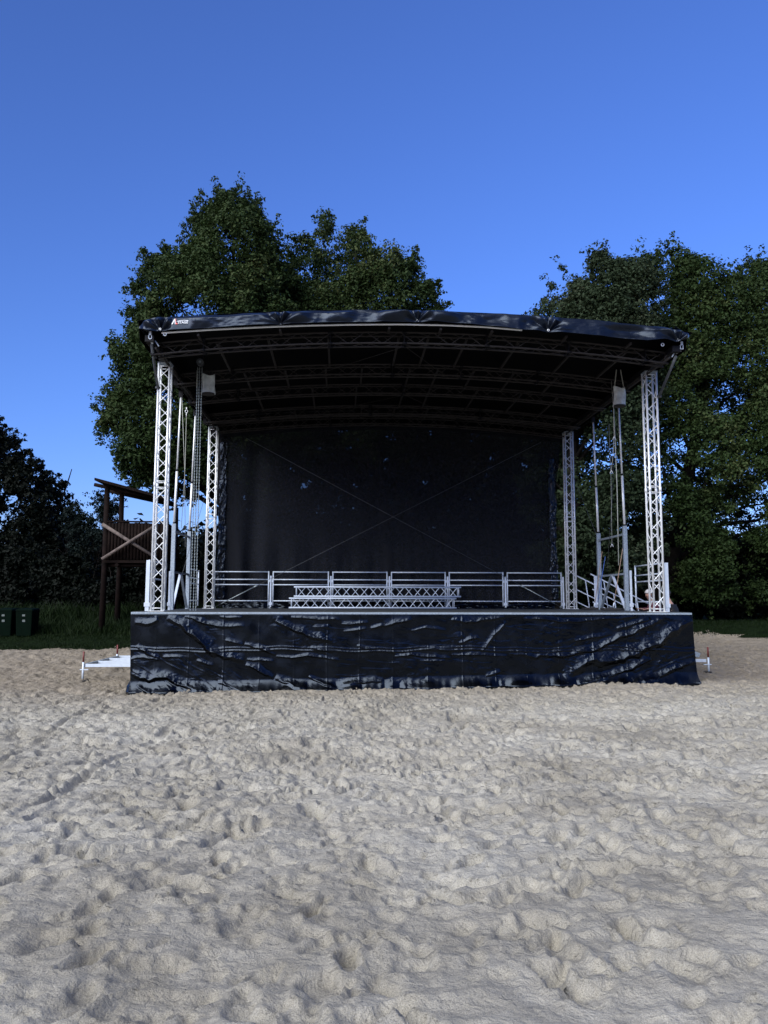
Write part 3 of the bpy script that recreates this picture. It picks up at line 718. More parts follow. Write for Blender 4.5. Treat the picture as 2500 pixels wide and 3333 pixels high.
# ------------------------------------------------------------------ railings
ZR = (2.82-DZ, 2.585-DZ, 2.425-DZ, 1.93-DZ)
def rail_panel(L, label, group, zoff=.08):
    t = empty('stage_railing', (0, 0, 0), label, 'railing', group)
    for q in (0, L): MB().tube([(q, 0, zoff), (q, 0, ZR[0]+.02)], .020, 8).build('upright', ALU_WHITE, t)
    for z_ in ZR: MB().tube([(0, 0, z_), (L, 0, z_)], .017, 8).build('rail', ALU_WHITE, t)
    for q in (-.029, L+.029):
        for z0_, z1_ in ((ZR[1]-.08, ZR[1]), (.12, .17)): MB().box(q-.011, q+.011, -.015, .015, z0_, z1_).build('clamp', ALU_WHITE, t)
    return t
RX = [(-5.46, -3.81), (-3.67, -1.97), (-1.83, -.15), (-.01, 1.67), (1.80, 3.49), (3.63, 5.34)]
RL = ['first railing panel along the stage back, next to the left tower', 'railing panel behind the left end of the stacked trusses',
      'railing panel left of centre, directly behind the stacked trusses', 'railing panel right of centre, directly behind the stacked trusses',
      'railing panel just right of the stacked trusses', 'last railing panel along the stage back, next to the right tower']
for (a, b), l_ in zip(RX, RL):
    o = rail_panel(b-a, l_, 'railing panels along the back of the stage'); o.location = (a, 7.1, DZ+.002)
def rpost(x_, y_, lab, h_=.98, w_=.05, group='square railing posts on the stage'):
    t = empty('railing_post', (x_, y_, DZ+.002), lab, 'post', group)
    MB().box(-w_/2, w_/2, -.02, .02, 0, h_).build('post_tube', ALU_WHITE, t, .004); MB().box(-w_/2-.02, w_/2+.02, -.03, .03, .10, .19).build('socket', ALU_WHITE, t, .003)
    return t
for px, lab in ((881.5, 'square railing post left of the stacked trusses'), (1077, 'square railing post rising behind the left part of the stacked trusses'), (1267.6, 'square railing post behind the middle of the stacked trusses'), (1457, 'square railing post at the right end of the stacked trusses'), (1645, 'square railing post where the right cable crosses'), (1833, 'square railing post beside the back right tower')):
    rpost(W(px, 1900, 7.1).x, 7.1, lab, 1.00)
# side railings (panels set along the depth)
def side_panel(s, y0, y1, lab):
    o = rail_panel(y1-y0, lab, 'short railing panels on the stage sides'); o.location = (s*5.86, y0, DZ+.002); o.rotation_euler.z = R(90); return o
side_panel(-1, .35, 2.05, 'side railing panel behind the front left tower')
side_panel(-1, 5.1, 6.55, 'side railing panel behind the hanging chains at left')
side_panel(1, .35, 2.1, 'side railing panel behind the front right tower')
rpost(W(481, 1900, .12).x, .12, 'flat pale post standing against the outside of the front left tower', 1.12, .085, 'flat pale posts outside the front towers')
rpost(W(2170, 1900, .12).x, .12, 'flat pale post standing against the outside of the front right tower', 1.12, .085, 'flat pale posts outside the front towers')
rpost(W(1939, 1900, 5.3).x, 5.3, 'pale post beside the blue strap and the right masts', .98, .09)
rpost(W(550, 1900, 2.2).x+.02, 2.2, 'pale post close to the left mast', .95, .05)
rpost(W(2056, 1900, 2.2).x-.02, 2.2, 'pale post close to the right mast', 1.02, .05)

# ------------------------------------------------------------------ trusses lying on the deck
for (a, b, z_, lab) in ((W(941, 1979, 6.6).x, W(1484, 1979, 6.6).x, DZ+.003, 'lower of the two silver trusses stacked at the back of the stage'),
                        (W(957, 1939, 6.6).x, W(1499, 1939, 6.6).x, DZ+.345, 'upper of the two silver trusses stacked at the back of the stage')):
    t = empty('box_truss', (a, 6.62, z_), lab, 'truss', 'stacked trusses on the stage')
    sub = []
    before = set(bpy.data.objects)
    truss_parts(t, b-a, .26, .28, mat=ALU_WHITE, r=.025, rb=.012, pitch=.27, axis='x')
    for o in set(bpy.data.objects)-before: o.location.z = .167
# ------------------------------------------------------------------ backdrop
bx = np.linspace(-5.50, 5.42, 260); bz = np.linspace(0, 1, 110); BX, BT = np.meshgrid(bx, bz, indexing='ij')
ztop_b = 7.50+arc(BX); zbot = DZ+.05
BZ = ztop_b*(1-BT)+zbot*BT
pinch = .10*np.sin(np.pi*BT)-.07+.05*np.sin(BT*9)*.5
xw = BX*(1-.012*BT)+np.clip((BX-4.6)/.8, 0, 1)**2*(-.14*(1-np.cos(np.pi*BT*2))*.6-.18*BT+.05)+np.clip((-BX-5.0)/.5, 0, 1)*(.10*BT)
fold = .05*np.sin(BX*7+1.5*np.sin(BX*1.3))*sstep(.45, 1, BT)*sstep(2.0, -3.5, BX)+.09*np.exp(-((BX+4.2+.3*BT)/.28)**2)+.12*(fbm2(BX, BZ, 1.8, 3, 3.)-.5)
fold *= 1.5; fold += .02*np.sin(BX*19)*sstep(.6, 1, BT)
e_ = npmesh('mesh_backdrop', np.stack([xw, 7.28+fold, BZ], -1).reshape(-1, 3), grid_faces(260, 110), MESHM)
tag(e_, 'sheer black mesh cloth hung across the back of the stage', 'backdrop')
# gathered dark plastic at the foot and edges of the backdrop
def crumple(name, x0, x1, zf, lab, vert=False):
    n1, n2 = 260, 24; a = np.linspace(0, 1, n1); b = np.linspace(0, 1, n2); Aa, Bb = np.meshgrid(a, b, indexing='ij')
    if not vert:
        X = x0+(x1-x0)*Aa; hgt = .10+.16*fbm2(X, X*0, .7, 3, 5.)
        Zz = DZ+.006+hgt*Bb; Y = 7.20-.18*(1-Bb)*(.4+fbm2(X, Bb, .3, 3, 2.))+.10*(fbm2(X*1.5, Bb*.6, .16, 3, 7.)-.5)
    else:
        Zz = zf[0]+(zf[1]-zf[0])*Aa; X = x0+(x1-x0)*Bb+.12*(fbm2(Zz, Bb*.4, .5, 3, 1.+x0)-.5); Y = 7.21+.10*(fbm2(Zz*1.5, Bb*.8, .22, 3, 3.+x0)-.5)
    o = npmesh(name, np.stack([X, Y, Zz], -1).reshape(-1, 3), grid_faces(n1, n2), TARP)
    o.modifiers.new('thick', 'SOLIDIFY').thickness = .002
    return tag(o, lab, 'plastic sheet', 'gathered plastic around the backdrop')
crumple('plastic_sheet', -5.2, 5.1, None, 'crumpled black plastic lying along the foot of the backdrop')
crumple('plastic_sheet', -5.42, -5.18, (DZ+.3, 6.9), 'narrow crumpled black plastic edge at the left of the backdrop', True)
crumple('plastic_sheet', 5.05, 5.27, (DZ+.3, 6.5), 'narrow crumpled black plastic edge at the right of the backdrop', True)

# ------------------------------------------------------------------ cables, ropes, chains
def line(name, pts, r, mat, lab, cat, group=None, sag=0):
    if len(pts) == 2 and sag:
        a, b = Vector(pts[0]), Vector(pts[1]); pts = [a.lerp(b, t)-Vector((0, 0, sag*4*t*(1-t))) for t in np.linspace(0, 1, 9)]
    m = MB().tube(pts, r, 6); return tag(m.build(name, mat), lab, cat, group)
def wire(p0, p1, lab, grp, y=6.98):
    a, b = W(*p0, y), W(*p1, y); root = empty('guy_wire', a, lab, 'cable', grp)
    d = b-a; MB().tube([Vector(), d], .006, 6).build('strand', CABLE, root)
    s0, s1 = d*.02, d*.115; m = MB().tube([s0, s1], .013, 8); m.tube([s1, s1+d*.012], .022, 8); m.build('turnbuckle', CHAINM, root)
    MB().ring((0, 0, 0), .03, .009).build('shackle', CHAINM, root)
wire((698, 1976), (1760, 1440), 'thin steel cable rising from the foot of the back left tower across the backdrop', 'crossed cables')
wire((1826, 1976), (800, 1425), 'thin steel cable rising from the foot of the back right tower across the backdrop', 'crossed cables')
line('guy_wire', [(5.55, 6.7, 6.2), (5.8, 4.8, DZ+2.05)], .006, CABLE, 'thin cable slanting from the back right tower to the mast', 'cable')
line('guy_wire', [(-5.55, 6.7, 5.9), (-5.8, 2.7, DZ+.1)], .005, CABLE, 'thin cable slanting from the back left tower down to the left mast', 'cable')
# chain hoist left
def chain(mroot, p0, p1, r=.0055, link=.05, nm='chain'):
    m = MB(); p0, p1 = Vector(p0), Vector(p1); L = (p1-p0).length; n = int(L/(link*.72)); d = (p1-p0)/n; t = d.normalized(); a = t.cross(Vector((0, 1, 0))).normalized(); b = t.cross(a)
    for i in range(n):
        c = p0+d*(i+.5); e = a if i % 2 else b; h = link/2
        m.tube([c+t*h, c+t*h*.6+e*.008, c-t*h*.6+e*.008, c-t*h, c-t*h*.6-e*.008, c+t*h*.6-e*.008, c+t*h], r, 4, cap=False)
    return m.build(nm, CHAINM, mroot)
hz = 7.28; hp = W(652, 1180, 1.05); hoist = empty('chain_hoist', hp, 'chain hoist under the left of the roof with three long chains reaching the deck', 'hoist')
m = MB(); m.tube([(-.0, -.06, 0), (0, .06, 0)], .085, 18); m.build('pulley', STEEL_DK, hoist); MB().tube([(0, -.075, 0), (0, -.06, 0)], .03, 12).build('hub', GALV, hoist)
MB().box(-.07, .07, -.05, .05, .08, .30).build('hook_block', BLACK, hoist)
for px0, px1 in ((644, 619), (650, 629), (658, 637)):
    a = W(px0, 1195, 1.05)-hp; b = W(px1, 1986, 1.05)-hp; b.z = DZ+.01-hp.z; chain(hoist, a, b)
a = W(641, 1205, 1.05)-hp; MB().tube([a, W(640, 1262, 1.05)-hp], .007, 6).build('hand_cord', ROPE, hoist)
def bag(px, py, y, lab, handle):
    c = W(px, py, y); t = empty('chain_bag', (c.x, c.y, c.z-.25), lab, 'bag', 'grey bags hanging under the roof')
    n1, n2 = 28, 16; V = []; 
    for j in range(n2+1):
        f = j/n2
        for i in range(n1):
            th = 2*math.pi*i/n1; rr = (.145+.012*math.sin(3*th+4*f)+.008*math.sin(7*th-5*f))*(1+.06*(1-f)-.05*math.sin(f*math.pi))
            top = .035*math.sin(2*th+1)*(f > .9)
            V.append((rr*math.cos(th), rr*.75*math.sin(th), f*.47+top))
    F = [(j*n1+i, j*n1+(i+1) % n1, (j+1)*n1+(i+1) % n1, (j+1)*n1+i) for j in range(n2) for i in range(n1)]
    m = MB(); m.add(V, F, True); m.add([V[i] for i in range(n1)], [tuple(range(n1))]); b = m.build('sack', BAGM, t); b.modifiers.new('thick', 'SOLIDIFY').thickness = .004
    MB().tube([(0, 0, -.012), (0, 0, .02)], .15, 24).build('rim', RUBBER, t)
    for q in (-1, 1): MB().bar((q*.12, 0, .45), (q*.05, 0, .45+handle), .025, .006).build('strap', ROPE if handle > .4 else RUBBER, t)
bag(679, 1250, 1.2, 'grey canvas bag hanging beside the hoist chains on the left', .15)
bag(2016, 1290, 1.2, 'grey canvas bag with a long strap hanging on the right', .48)
# ropes right
for p0, p1, y, r, mt, lab in (
    ((1990, 1240), (1999, 1420), 1.3, .008, ROPE, 'rope with a hook hanging beside the right bag'),
    ((1998, 1330), (2014, 1840), 1.4, .011, ROPE, 'pale rope hanging from the right bag down to a tan strap'),
    ((1998, 1420), (1990, 1530), 1.6, .007, ROPE, 'short rope end with a small fork, hanging near the right bag'),
    ((1982, 1380), (1992, 1770), 3.5, .007, ROPE, 'thin rope with a frayed end between the right masts'),
    ((2002, 1440), (1976, 1860), 3.6, .005, CABLE, 'thin dark line slanting between the right masts')):
    a, b = W(*p0, y), W(*p1, y); t = empty('hanging_rope', a, lab, 'rope', 'ropes hanging at the right')
    MB().tube([Vector(), (b-a)*.5+Vector((.02, 0, 0)), b-a], r, 6).build('strand', mt, t)
    if 'hook' in lab or 'fork' in lab or 'frayed' in lab:
        e = b-a; MB().tube([e, e+Vector((-.04, 0, -.09))], .008, 6).tube([e, e+Vector((.04, 0, -.09))], .008, 6).build('rope_end', ALU, t)
for p0, p1, y, mt, lab, gr in (((2027, 1785), (1997, 1975), 2.2, ROPE_TAN, 'tan strap slanting down to the deck between the right masts', 'y'), ((1960, 1795), (1935, 1975), 3.7, ROPE_TAN, 'tan strap slanting down beside the inner right mast', 'y'), ((1970, 1812), (1944, 1972), 3.8, ROPE_BLUE, 'blue strap slanting down beside the inner right mast', 'y')):
    a, b = W(*p0, y), W(*p1, y); b.z = max(b.z, DZ+.05); t = empty('ratchet_strap', b, lab, 'strap', 'straps by the right masts')
    MB().tube([a-b, (a-b)*.05], .009, 6).build('webbing', mt, t); MB().tube([(a-b)*.07, Vector()], .018, 8).build('end_fitting', ALU_WHITE, t)
# ropes left
for p0, p1, y, lab in (((592, 1290), (603, 1780), 3.0, 'dark rope hanging between the left masts'), ((607, 1345), (590, 1720), 3.2, 'thin rope with a shackle at its top, between the left masts')):
    a, b = W(*p0, y), W(*p1, y); t = empty('hanging_rope', a, lab, 'rope', 'ropes hanging at the left')
    MB().tube([Vector(), (b-a)*.5+Vector((.03, 0, 0)), b-a], .007, 6).build('strand', ROPE, t)
    MB().ring((0, 0, .05), .035, .010).tube([(0, 0, .08), (0, 0, .16)], .02, 6).tube([(0, 0, 0), (0, 0, -.1)], .013, 6).build('shackle', ALU, t)
# ballast plates on the deck right
for px, w_, y, lab in ((1930, .28, 4.9, 'dark flat weight plate on the deck at the foot of the inner right mast'), (1990, .26, 3.4, 'dark reddish weight plate on the deck between the right masts')):
    p = W(px, 1975, y); t = empty('weight_plate', (p.x, y, DZ+.004), lab, 'weight'); MB().box(-w_, w_, -.15, .15, 0, .06).build('plate', RUBBER, t, .012); MB().box(-.05, .05, -.03, .03, .06, .085).build('grip', STEEL_DK, t, .004)

# ------------------------------------------------------------------ stairs at the right
t = empty('metal_staircase', (6.35, 6.5, float(gbase(7, 6.5))), 'pale metal staircase with sloping handrails down the right side of the stage', 'stairs')
def loc(p): return Vector(p)-t.location
for y in (6.0, 7.0):
    if y < 6.5: a, b = W(1922, 1868, y), W(2115, 1967, y)
    else: a, b = W(1868, 1870, y), W(2035, 1952, y)
    d = b-a; b = a+d*1.25; m = MB(); up = []
    m.tube([loc(a), loc(b)], .020, 8); m.build('handrail', ALU_WHITE, t)
    for off in (.46, .84):
        v = Vector((.05, 0, -off)); MB().tube([loc(a+v), loc(b+v)], .017, 8).build('mid_rail', ALU_WHITE, t)
    for f in (.18, .62):
        q = a+(b-a)*f; MB().tube([loc(q), loc(q+Vector((.12, 0, -.95)))], .018, 8).build('upright', ALU_WHITE, t)
    MB().bar(loc((6.35, y, DZ-.12)), loc((9.2, y, float(gbase(9.2, y))+.05)), .14, .03).build('stringer', GALV, t)
for i in range(8):
    f = (i+.5)/8; x_ = 6.35+2.85*f; z_ = (DZ-.12)*(1-f)+.3*f; MB().box(x_-.13-6.35, x_+.13-6.35, -.48, .48, z_-t.location.z, z_+.03-t.location.z).build('tread', GALV, t)

# ------------------------------------------------------------------ outriggers
def outrigger(s):
    p1 = W(275, 2166, 2.55) if s < 0 else W(2302, 2150, 2.6)
    x_o = p1.x; y1 = p1.y; zb = p1.z; x_i = s*6.0
    t = empty('outrigger', (x_o, y1, float(gbase(x_o, y1))), 'white outrigger frame with two red-tipped posts left of the stage' if s < 0 else 'white outrigger with a red-tipped post right of the stage', 'outrigger', 'outriggers beside the stage')
    g = t.location.z; q = s
    ys_ = (y1, y1+1.0, y1+2.0, y1+3.0) if s < 0 else (y1,)
    for y in ys_:
        MB().box(min(x_i, x_o)-x_o+(.03 if s < 0 else 0), max(x_i, x_o)-x_o-(0 if s < 0 else .03), y-y1-.02, y-y1+.02, zb-g-.038, zb-g+.038).build('cross_beam', ALU_WHITE, t, .004)
    if s < 0: MB().box(-.035, .03, -.0+.03, 2.97, zb-g-.035, zb-g+.035).build('side_beam', GALV, t)
    for y in ((y1, y1+3.0) if s < 0 else (y1,)):
        gg = float(gbase(x_o, y))-g
        MB().tube([(-.03*s*-1, y-y1, gg-.03), (.03*s, y-y1, zb-g+.08)], .027, 10).build('post', ALU_WHITE, t)
        MB().tube([(.03*s, y-y1, zb-g+.08), (.03*s, y-y1, zb-g+.34)], .022, 10).build('red_tip', RED, t)
        MB().box(-.10, .10, y-y1-.03, y-y1+.03, zb-g-.11, zb-g-.09).build('handle', ALU_WHITE, t)
        MB().tube([(0, y-y1, gg-.02), (0, y-y1, gg+.015)], .10, 12).build('foot', RUBBER, t)
outrigger(-1); outrigger(1)

# ------------------------------------------------------------------ lookout tower
lk = W(326, 2045, 12.8); lx, ly = lk.x+.05, 12.8; gz_ = float(gbase(lx, ly))
t = empty('lookout_tower', (lx, ly, gz_), 'dark wooden log lookout on stilts with a pale crossed brace, left of the stage', 'lookout')
lw, ld = 2.25, 1.75
def zpx(py, y=12.8, px=400): return W(px, py, y).z-gz_
zr0, zr1, zf0, zf1 = zpx(1586), zpx(1700), zpx(1700), zpx(1822)
for (a, b) in ((0, 0), (lw, 0), (.0+.08, ld), (lw, ld)):
    hz_ = W(348, 1580, 12.8).z-gz_-a*.26+.05
    MB().tube([(a, b, -.3), (a+.02, b, hz_*.5), (a, b, hz_-.10)], [.115, .105, .095], 12).build('post', WOODDK, t)
def logwall(p0, p1, z0, z1, n):
    m = MB(); p0, p1 = Vector(p0), Vector(p1)
    for i in range(n):
        c = p0.lerp(p1, (i+.5)/n); j = random.uniform(-.02, .02)
        m.tube([(c.x, c.y, z0), (c.x, c.y, z1-.03+j)], .5*(p1-p0).length/n*1.02, 7)
    return m
logwall((.1, -.02, 0), (lw-.08, -.02, 0), zf1, zf0, 17).build('log_wall', WOODDK, t)
logwall((.02, .1, 0), (.08, ld-.1, 0), zf1, zf0, 12).build('log_wall', WOODDK, t)
logwall((lw, .1, 0), (lw, ld-.1, 0), zf1, zf0, 12).build('log_wall', WOODDK, t)
MB().box(-.05, lw+.1, -.1, ld+.1, zf1-.12, zf1-.02).build('floor', WOODDK, t)
MB().box(-.02, lw, -.09, .05, zf0, zf0+.05).build('top_rail', WOODDK, t)
MB().tube([(.5, -.15, zf1-.2), (.5, ld+.2, zf1-.2)], .07, 8).tube([(-.1, .15, zf1-.2), (lw+.1, .15, zf1-.2)], .07, 8).build('floor_joist', WOODDK, t)
bA = [W(333, 1706, 12.62), W(492, 1806, 12.62)]; bB = [W(332, 1820, 12.50), W(492, 1720, 12.50)]
for b in (bA, bB): MB().tube([b[0]-t.location, b[1]-t.location+(b[1]-b[0])*.05], [.066, .060], 10).build('brace', WOODPALE, t)
r0 = W(307, 1563, 12.2)-t.location; r1 = r0+Vector((2.55, 0, -.67)); dpt = 2.7
m = MB(); nn = 24
for i in range(nn):
    a = r0.lerp(r1, i/nn); b = r0.lerp(r1, (i+.93)/nn)
    m.add([a, b, b+Vector((0, dpt, 0)), a+Vector((0, dpt, 0)), a+Vector((0, 0, .10)), b+Vector((0, 0, .10)), b+Vector((0, dpt, .10)), a+Vector((0, dpt, .10))], [(0, 3, 2, 1), (4, 5, 6, 7), (0, 1, 5, 4), (1, 2, 6, 5), (2, 3, 7, 6), (3, 0, 4, 7)])
m.build('roof', WOODDK, t)
for y_ in (.05, ld): MB().tube([(-.5, y_, zr0+.10), (lw+.05, y_, zr0-.50)], .07, 8).build('roof_beam', WOODDK, t)

# ------------------------------------------------------------------ waste bins
for px, lab in ((22, 'dark green wheeled bin at the far left edge of the grass'), (88, 'dark green wheeled bin between the other bin and the lookout')):
    p = W(px, 2055, 12.4); g = float(gbase(p.x, 12.4))-.02; t = empty('waste_bin', (p.x, 12.4, g), lab, 'bin', 'green bins on the grass')
    m = MB(); V = [(-.27, -.33, .08), (.27, -.33, .08), (.27, .30, .08), (-.27, .30, .08), (-.30, -.38, 1.0), (.30, -.38, 1.0), (.30, .36, 1.0), (-.30, .36, 1.0)]
    m.add(V, [(3, 2, 1, 0), (4, 5, 6, 7), (0, 1, 5, 4), (1, 2, 6, 5), (2, 3, 7, 6), (3, 0, 4, 7)]); m.build('body', BINM, t, .03)
    m = MB(); V = [(-.32, -.41, 1.003), (.32, -.41, 1.003), (.32, .38, 1.003), (-.32, .38, 1.003), (-.27, -.33, 1.07), (.27, -.33, 1.07), (.27, .32, 1.10), (-.27, .32, 1.10)]
    m.add(V, [(3, 2, 1, 0), (4, 5, 6, 7), (0, 1, 5, 4), (1, 2, 6, 5), (2, 3, 7, 6), (3, 0, 4, 7)]); m.build('lid', BINM, t, .02)
    for s in (-1, 1): MB().tube([(s*.24, .26, .1), (s*.31, .26, .1)], .10, 14).build('wheel', RUBBER, t)
    MB().box(-.06, .04, -.374, -.362, .80, .87).build('sticker', STICKER, t); MB().box(-.05, .05, -.366, -.352, .60, .68).build('sticker', STICKER, t)

# ------------------------------------------------------------------ people behind the right corner
def skin(name, J, E, mat, parent, root=0, sub=1):
    me = bpy.data.meshes.new(name); me.from_pydata([j[0] for j in J], [], []); me.edges.add(len(E))
    me.edges.foreach_set('vertices', [i for e in E for i in e]); me.update()
    o = bpy.data.objects.new(name, me); COL.objects.link(o); o.parent = parent; me.materials.append(mat)
    o.modifiers.new('skin', 'SKIN'); sv = me.skin_vertices[0] if me.skin_vertices else None
    if sv is None:
        bm = bmesh.new(); bm.from_mesh(me); bm.verts.layers.skin.verify(); bm.to_mesh(me); bm.free(); sv = me.skin_vertices[0]
    for i, j in enumerate(J):
        r_ = j[1] if isinstance(j[1], tuple) else (j[1], j[1]); sv.data[i].radius = r_; sv.data[i].use_root = (i == root)
    o.modifiers['skin'].use_smooth_shade = True
    s = o.modifiers.new('sub', 'SUBSURF'); s.levels = sub; s.render_levels = sub
    return o
def person(base, face, lean, head_z, arms, cloth, capmat, label, hair=False):
    """face: unit dir the person faces; arms: list of (elbow, hand) world points"""
    t = empty('person', base, label, 'person')
    f = Vector(face).normalized(); sd_ = Vector((-f.y, f.x, 0)); B = Vector(base)
    L = lambda p: tuple(Vector(p)-B)
    hip = B+Vector((0, 0, .93))-f*.12; chest = B+f*lean*.55+Vector((0, 0, head_z-.52)); neck = B+f*lean*.8+Vector((0, 0, head_z-.27)); head = B+f*(lean*.95+.03)+Vector((0, 0, head_z-.11))
    J = [(L(hip), (.13, .10)), (L(hip.lerp(chest, .5)), (.125, .10)), (L(chest), (.15, .11)), (L(neck), .055), (L(head-Vector((0, 0, .06))), .072), (L(head+Vector((0, 0, .03))), (.078, .088)), (L(head+Vector((0, 0, .075))), .055)]
    E = [(0, 1), (1, 2), (2, 3), (3, 4), (4, 5), (5, 6)]
    i = len(J); J.append((L(head-Vector((0, 0, .005))+f*.085), .018)); E.append((5, i))         # nose
    for s in (-1, 1):
        i = len(J); J.append((L(head+sd_*s*.088), .016)); E.append((5, i))     # ear
    for s in (-1, 1):
        i = len(J); kn = B+sd_*s*.11+Vector((0, 0, .50))+f*.02; fo = B+sd_*s*.12+Vector((0, 0, .07))
        J += [(L(hip+sd_*s*.09-Vector((0, 0, .05))), .085), (L(kn), .06), (L(fo), .045), (L(fo+f*.17-Vector((0, 0, .03))), .04)]
        E += [(0, i), (i, i+1), (i+1, i+2), (i+2, i+3)]
    hands = []
    for s, (el_, ha) in zip((-1, 1), arms):
        i = len(J); sh = chest+sd_*s*.18+Vector((0, 0, .12)); ha = Vector(ha); el_ = Vector(el_); d = (ha-el_).normalized()
        J += [(L(sh), .055), (L(el_), .042), (L(ha-d*.07), .028), (L(ha), (.036, .018))]
        E += [(2, i), (i, i+1), (i+1, i+2), (i+2, i+3)]; sdv = d.cross(Vector((0, 0, 1))).normalized()
        for q, ln in ((-.03, .06), (-.01, .075), (.01, .07), (.03, .055)):
            k_ = len(J); J += [(L(ha+d*.04+sdv*q), .009), (L(ha+d*(.04+ln*.5)+sdv*q*1.1+Vector((0, 0, .006))), .008), (L(ha+d*(.04+ln)+sdv*q*1.15-Vector((0, 0, .006))), .007)]
            E += [(i+3, k_), (k_, k_+1), (k_+1, k_+2)]
        k_ = len(J); J += [(L(ha+sdv*.035*s-d*.02), .011), (L(ha+sdv*.055*s+d*.025), .009)]; E += [(i+3, k_), (k_, k_+1)]
        hands.append((sh, el_, ha, d))
    skin('body', J, E, SKINM, t)
    # shirt shell, trousers, shoes, cap
    J = [(L(hip), (.145, .115)), (L(hip.lerp(chest, .5)), (.14, .115)), (L(chest), (.168, .125)), (L(neck-Vector((0, 0, .03))), .07)]; E = [(0, 1), (1, 2), (2, 3)]
    for s, (sh, el_, ha, d) in zip((-1, 1), hands):
        i = len(J); J += [(L(sh), .07), (L(sh.lerp(el_, .95)), .056)]; E += [(2, i), (i, i+1)]
        J.append((L(ha-d*(.09 if hair else .15)), .044)); E.append((i+1, i+2))
    skin('shirt', J, E, cloth, t)
    J = [(L(hip+Vector((0, 0, .03))), (.15, .12))]; E = []
    for s in (-1, 1):
        i = len(J); kn = B+sd_*s*.11+Vector((0, 0, .50))+f*.02; fo = B+sd_*s*.12+Vector((0, 0, .12))
        J += [(L(hip+sd_*s*.095-Vector((0, 0, .08))), .10), (L(kn), .075), (L(fo), .06)]; E += [(0, i), (i, i+1), (i+1, i+2)]
    skin('trousers', J, E, DARKCLOTH, t)
    for s in (-1, 1):
        fo = B+sd_*s*.12+Vector((0, 0, .05)); skin('shoe', [(L(fo-f*.05), .05), (L(fo+f*.12), .048), (L(fo+f*.19), .035)], [(0, 1), (1, 2)], RUBBER, t)
    hc = L(head+Vector((0, 0, .035))-f*.015); V = []; F = []; n1, n2 = 18, 7
    low = 1.65 if not hair else 2.0
    for j in range(n2+1):
        ph_ = low*j/n2
        for i in range(n1):
            th = 2*math.pi*i/n1; rr = .105*math.sin(ph_)
            lo = ph_ if not hair else ph_*(1-.28*max(0, math.cos(th)))
            rr = .105*math.sin(lo); v_ = Vector(hc)+f*math.cos(th)*rr*1.08+sd_*math.sin(th)*rr*.92+Vector((0, 0, .098*math.cos(lo)))
            V.append(tuple(v_))
    F = [(j*n1+i, (j+1)*n1+i, (j+1)*n1+(i+1) % n1, j*n1+(i+1) % n1) for j in range(n2) for i in range(n1)]
    m = MB(); m.add(V, F, True); o = m.build('hair' if hair else 'knit_cap', capmat, t); o.modifiers.new('thick', 'SOLIDIFY').thickness = .006
    for s in (-1, 1): MB().tube([L(head+f*.074+sd_*s*.032+Vector((0, 0, .012))), L(head+f*.083+sd_*s*.032+Vector((0, 0, .012)))], .010, 8).build('eye', BLACK, t)
    MB().tube([L(head+f*.078-sd_*.022-Vector((0, 0, .055))), L(head+f*.078+sd_*.022-Vector((0, 0, .055)))], .006, 6).build('mouth', MAROON, t)
hp = W(2107, 1940, 3.1)
b1 = (hp.x+.34, 3.1, float(gbase(7, 3.1)))
ha1 = W(2082, 1983, 2.85); ha2 = W(2106, 1984, 2.7); ha1.z = ha2.z = DZ+.045
person(b1, (-1, -.35, 0), .36, 2.24-b1[2], [(ha1+Vector((.36, .30, -.02)), ha1), (ha2+Vector((.33, .12, .04)), ha2)], MAROON, CAPM, 'person in pale cap and maroon shirt leaning on the stage behind the right tower')
hp2 = W(2180, 1940, 2.1); b2 = (hp2.x+.22, 2.15, float(gbase(7, 2.1)))
person(b2, (-.6, .8, 0), .30, 2.23-b2[2], [(Vector(b2)+Vector((-.45, .05, 1.2)), Vector(b2)+Vector((-.42, .33, 1.28))), (Vector(b2)+Vector((.15, .15, 1.15)), Vector(b2)+Vector((-.1, .38, 1.22)))], DARKCLOTH, HAIRM, 'person in dark clothes with dark hair standing right of the front right tower', hair=True)

# ------------------------------------------------------------------ trees
def inpoly(P, poly):
    x, y = P[:, 0], P[:, 1]; c = np.zeros(len(P), bool); n = len(poly)
    for i in range(n):
        x0, y0 = poly[i]; x1, y1 = poly[(i+1) % n]
        m = ((y0 > y) != (y1 > y)) & (x < (x1-x0)*(y-y0)/(y1-y0+1e-9)+x0); c ^= m
    return c
def edgedist(P, poly):
    d = np.full(len(P), 1e9); n = len(poly)
    for i in range(n):
        a = np.array(poly[i], float); b = np.array(poly[(i+1) % n], float); e = b-a
        t = np.clip(((P-a)@e)/(e@e), 0, 1); q = P-a-t[:, None]*e; d = np.minimum(d, np.hypot(q[:, 0], q[:, 1]))
    return d
def nearest(P, poly):
    best = np.full(len(P), 1e9); v = np.zeros((len(P), 2)); n = len(poly)
    for i in range(n):
        a = np.array(poly[i], float); b = np.array(poly[(i+1) % n], float); e = b-a
        t = np.clip(((P-a)@e)/(e@e), 0, 1); q = a+t[:, None]*e-P; d = np.hypot(q[:, 0], q[:, 1]); c = d < best
        best = np.where(c, d, best); v[c] = q[c]/np.maximum(d[c], 1e-6)[:, None]
    return v
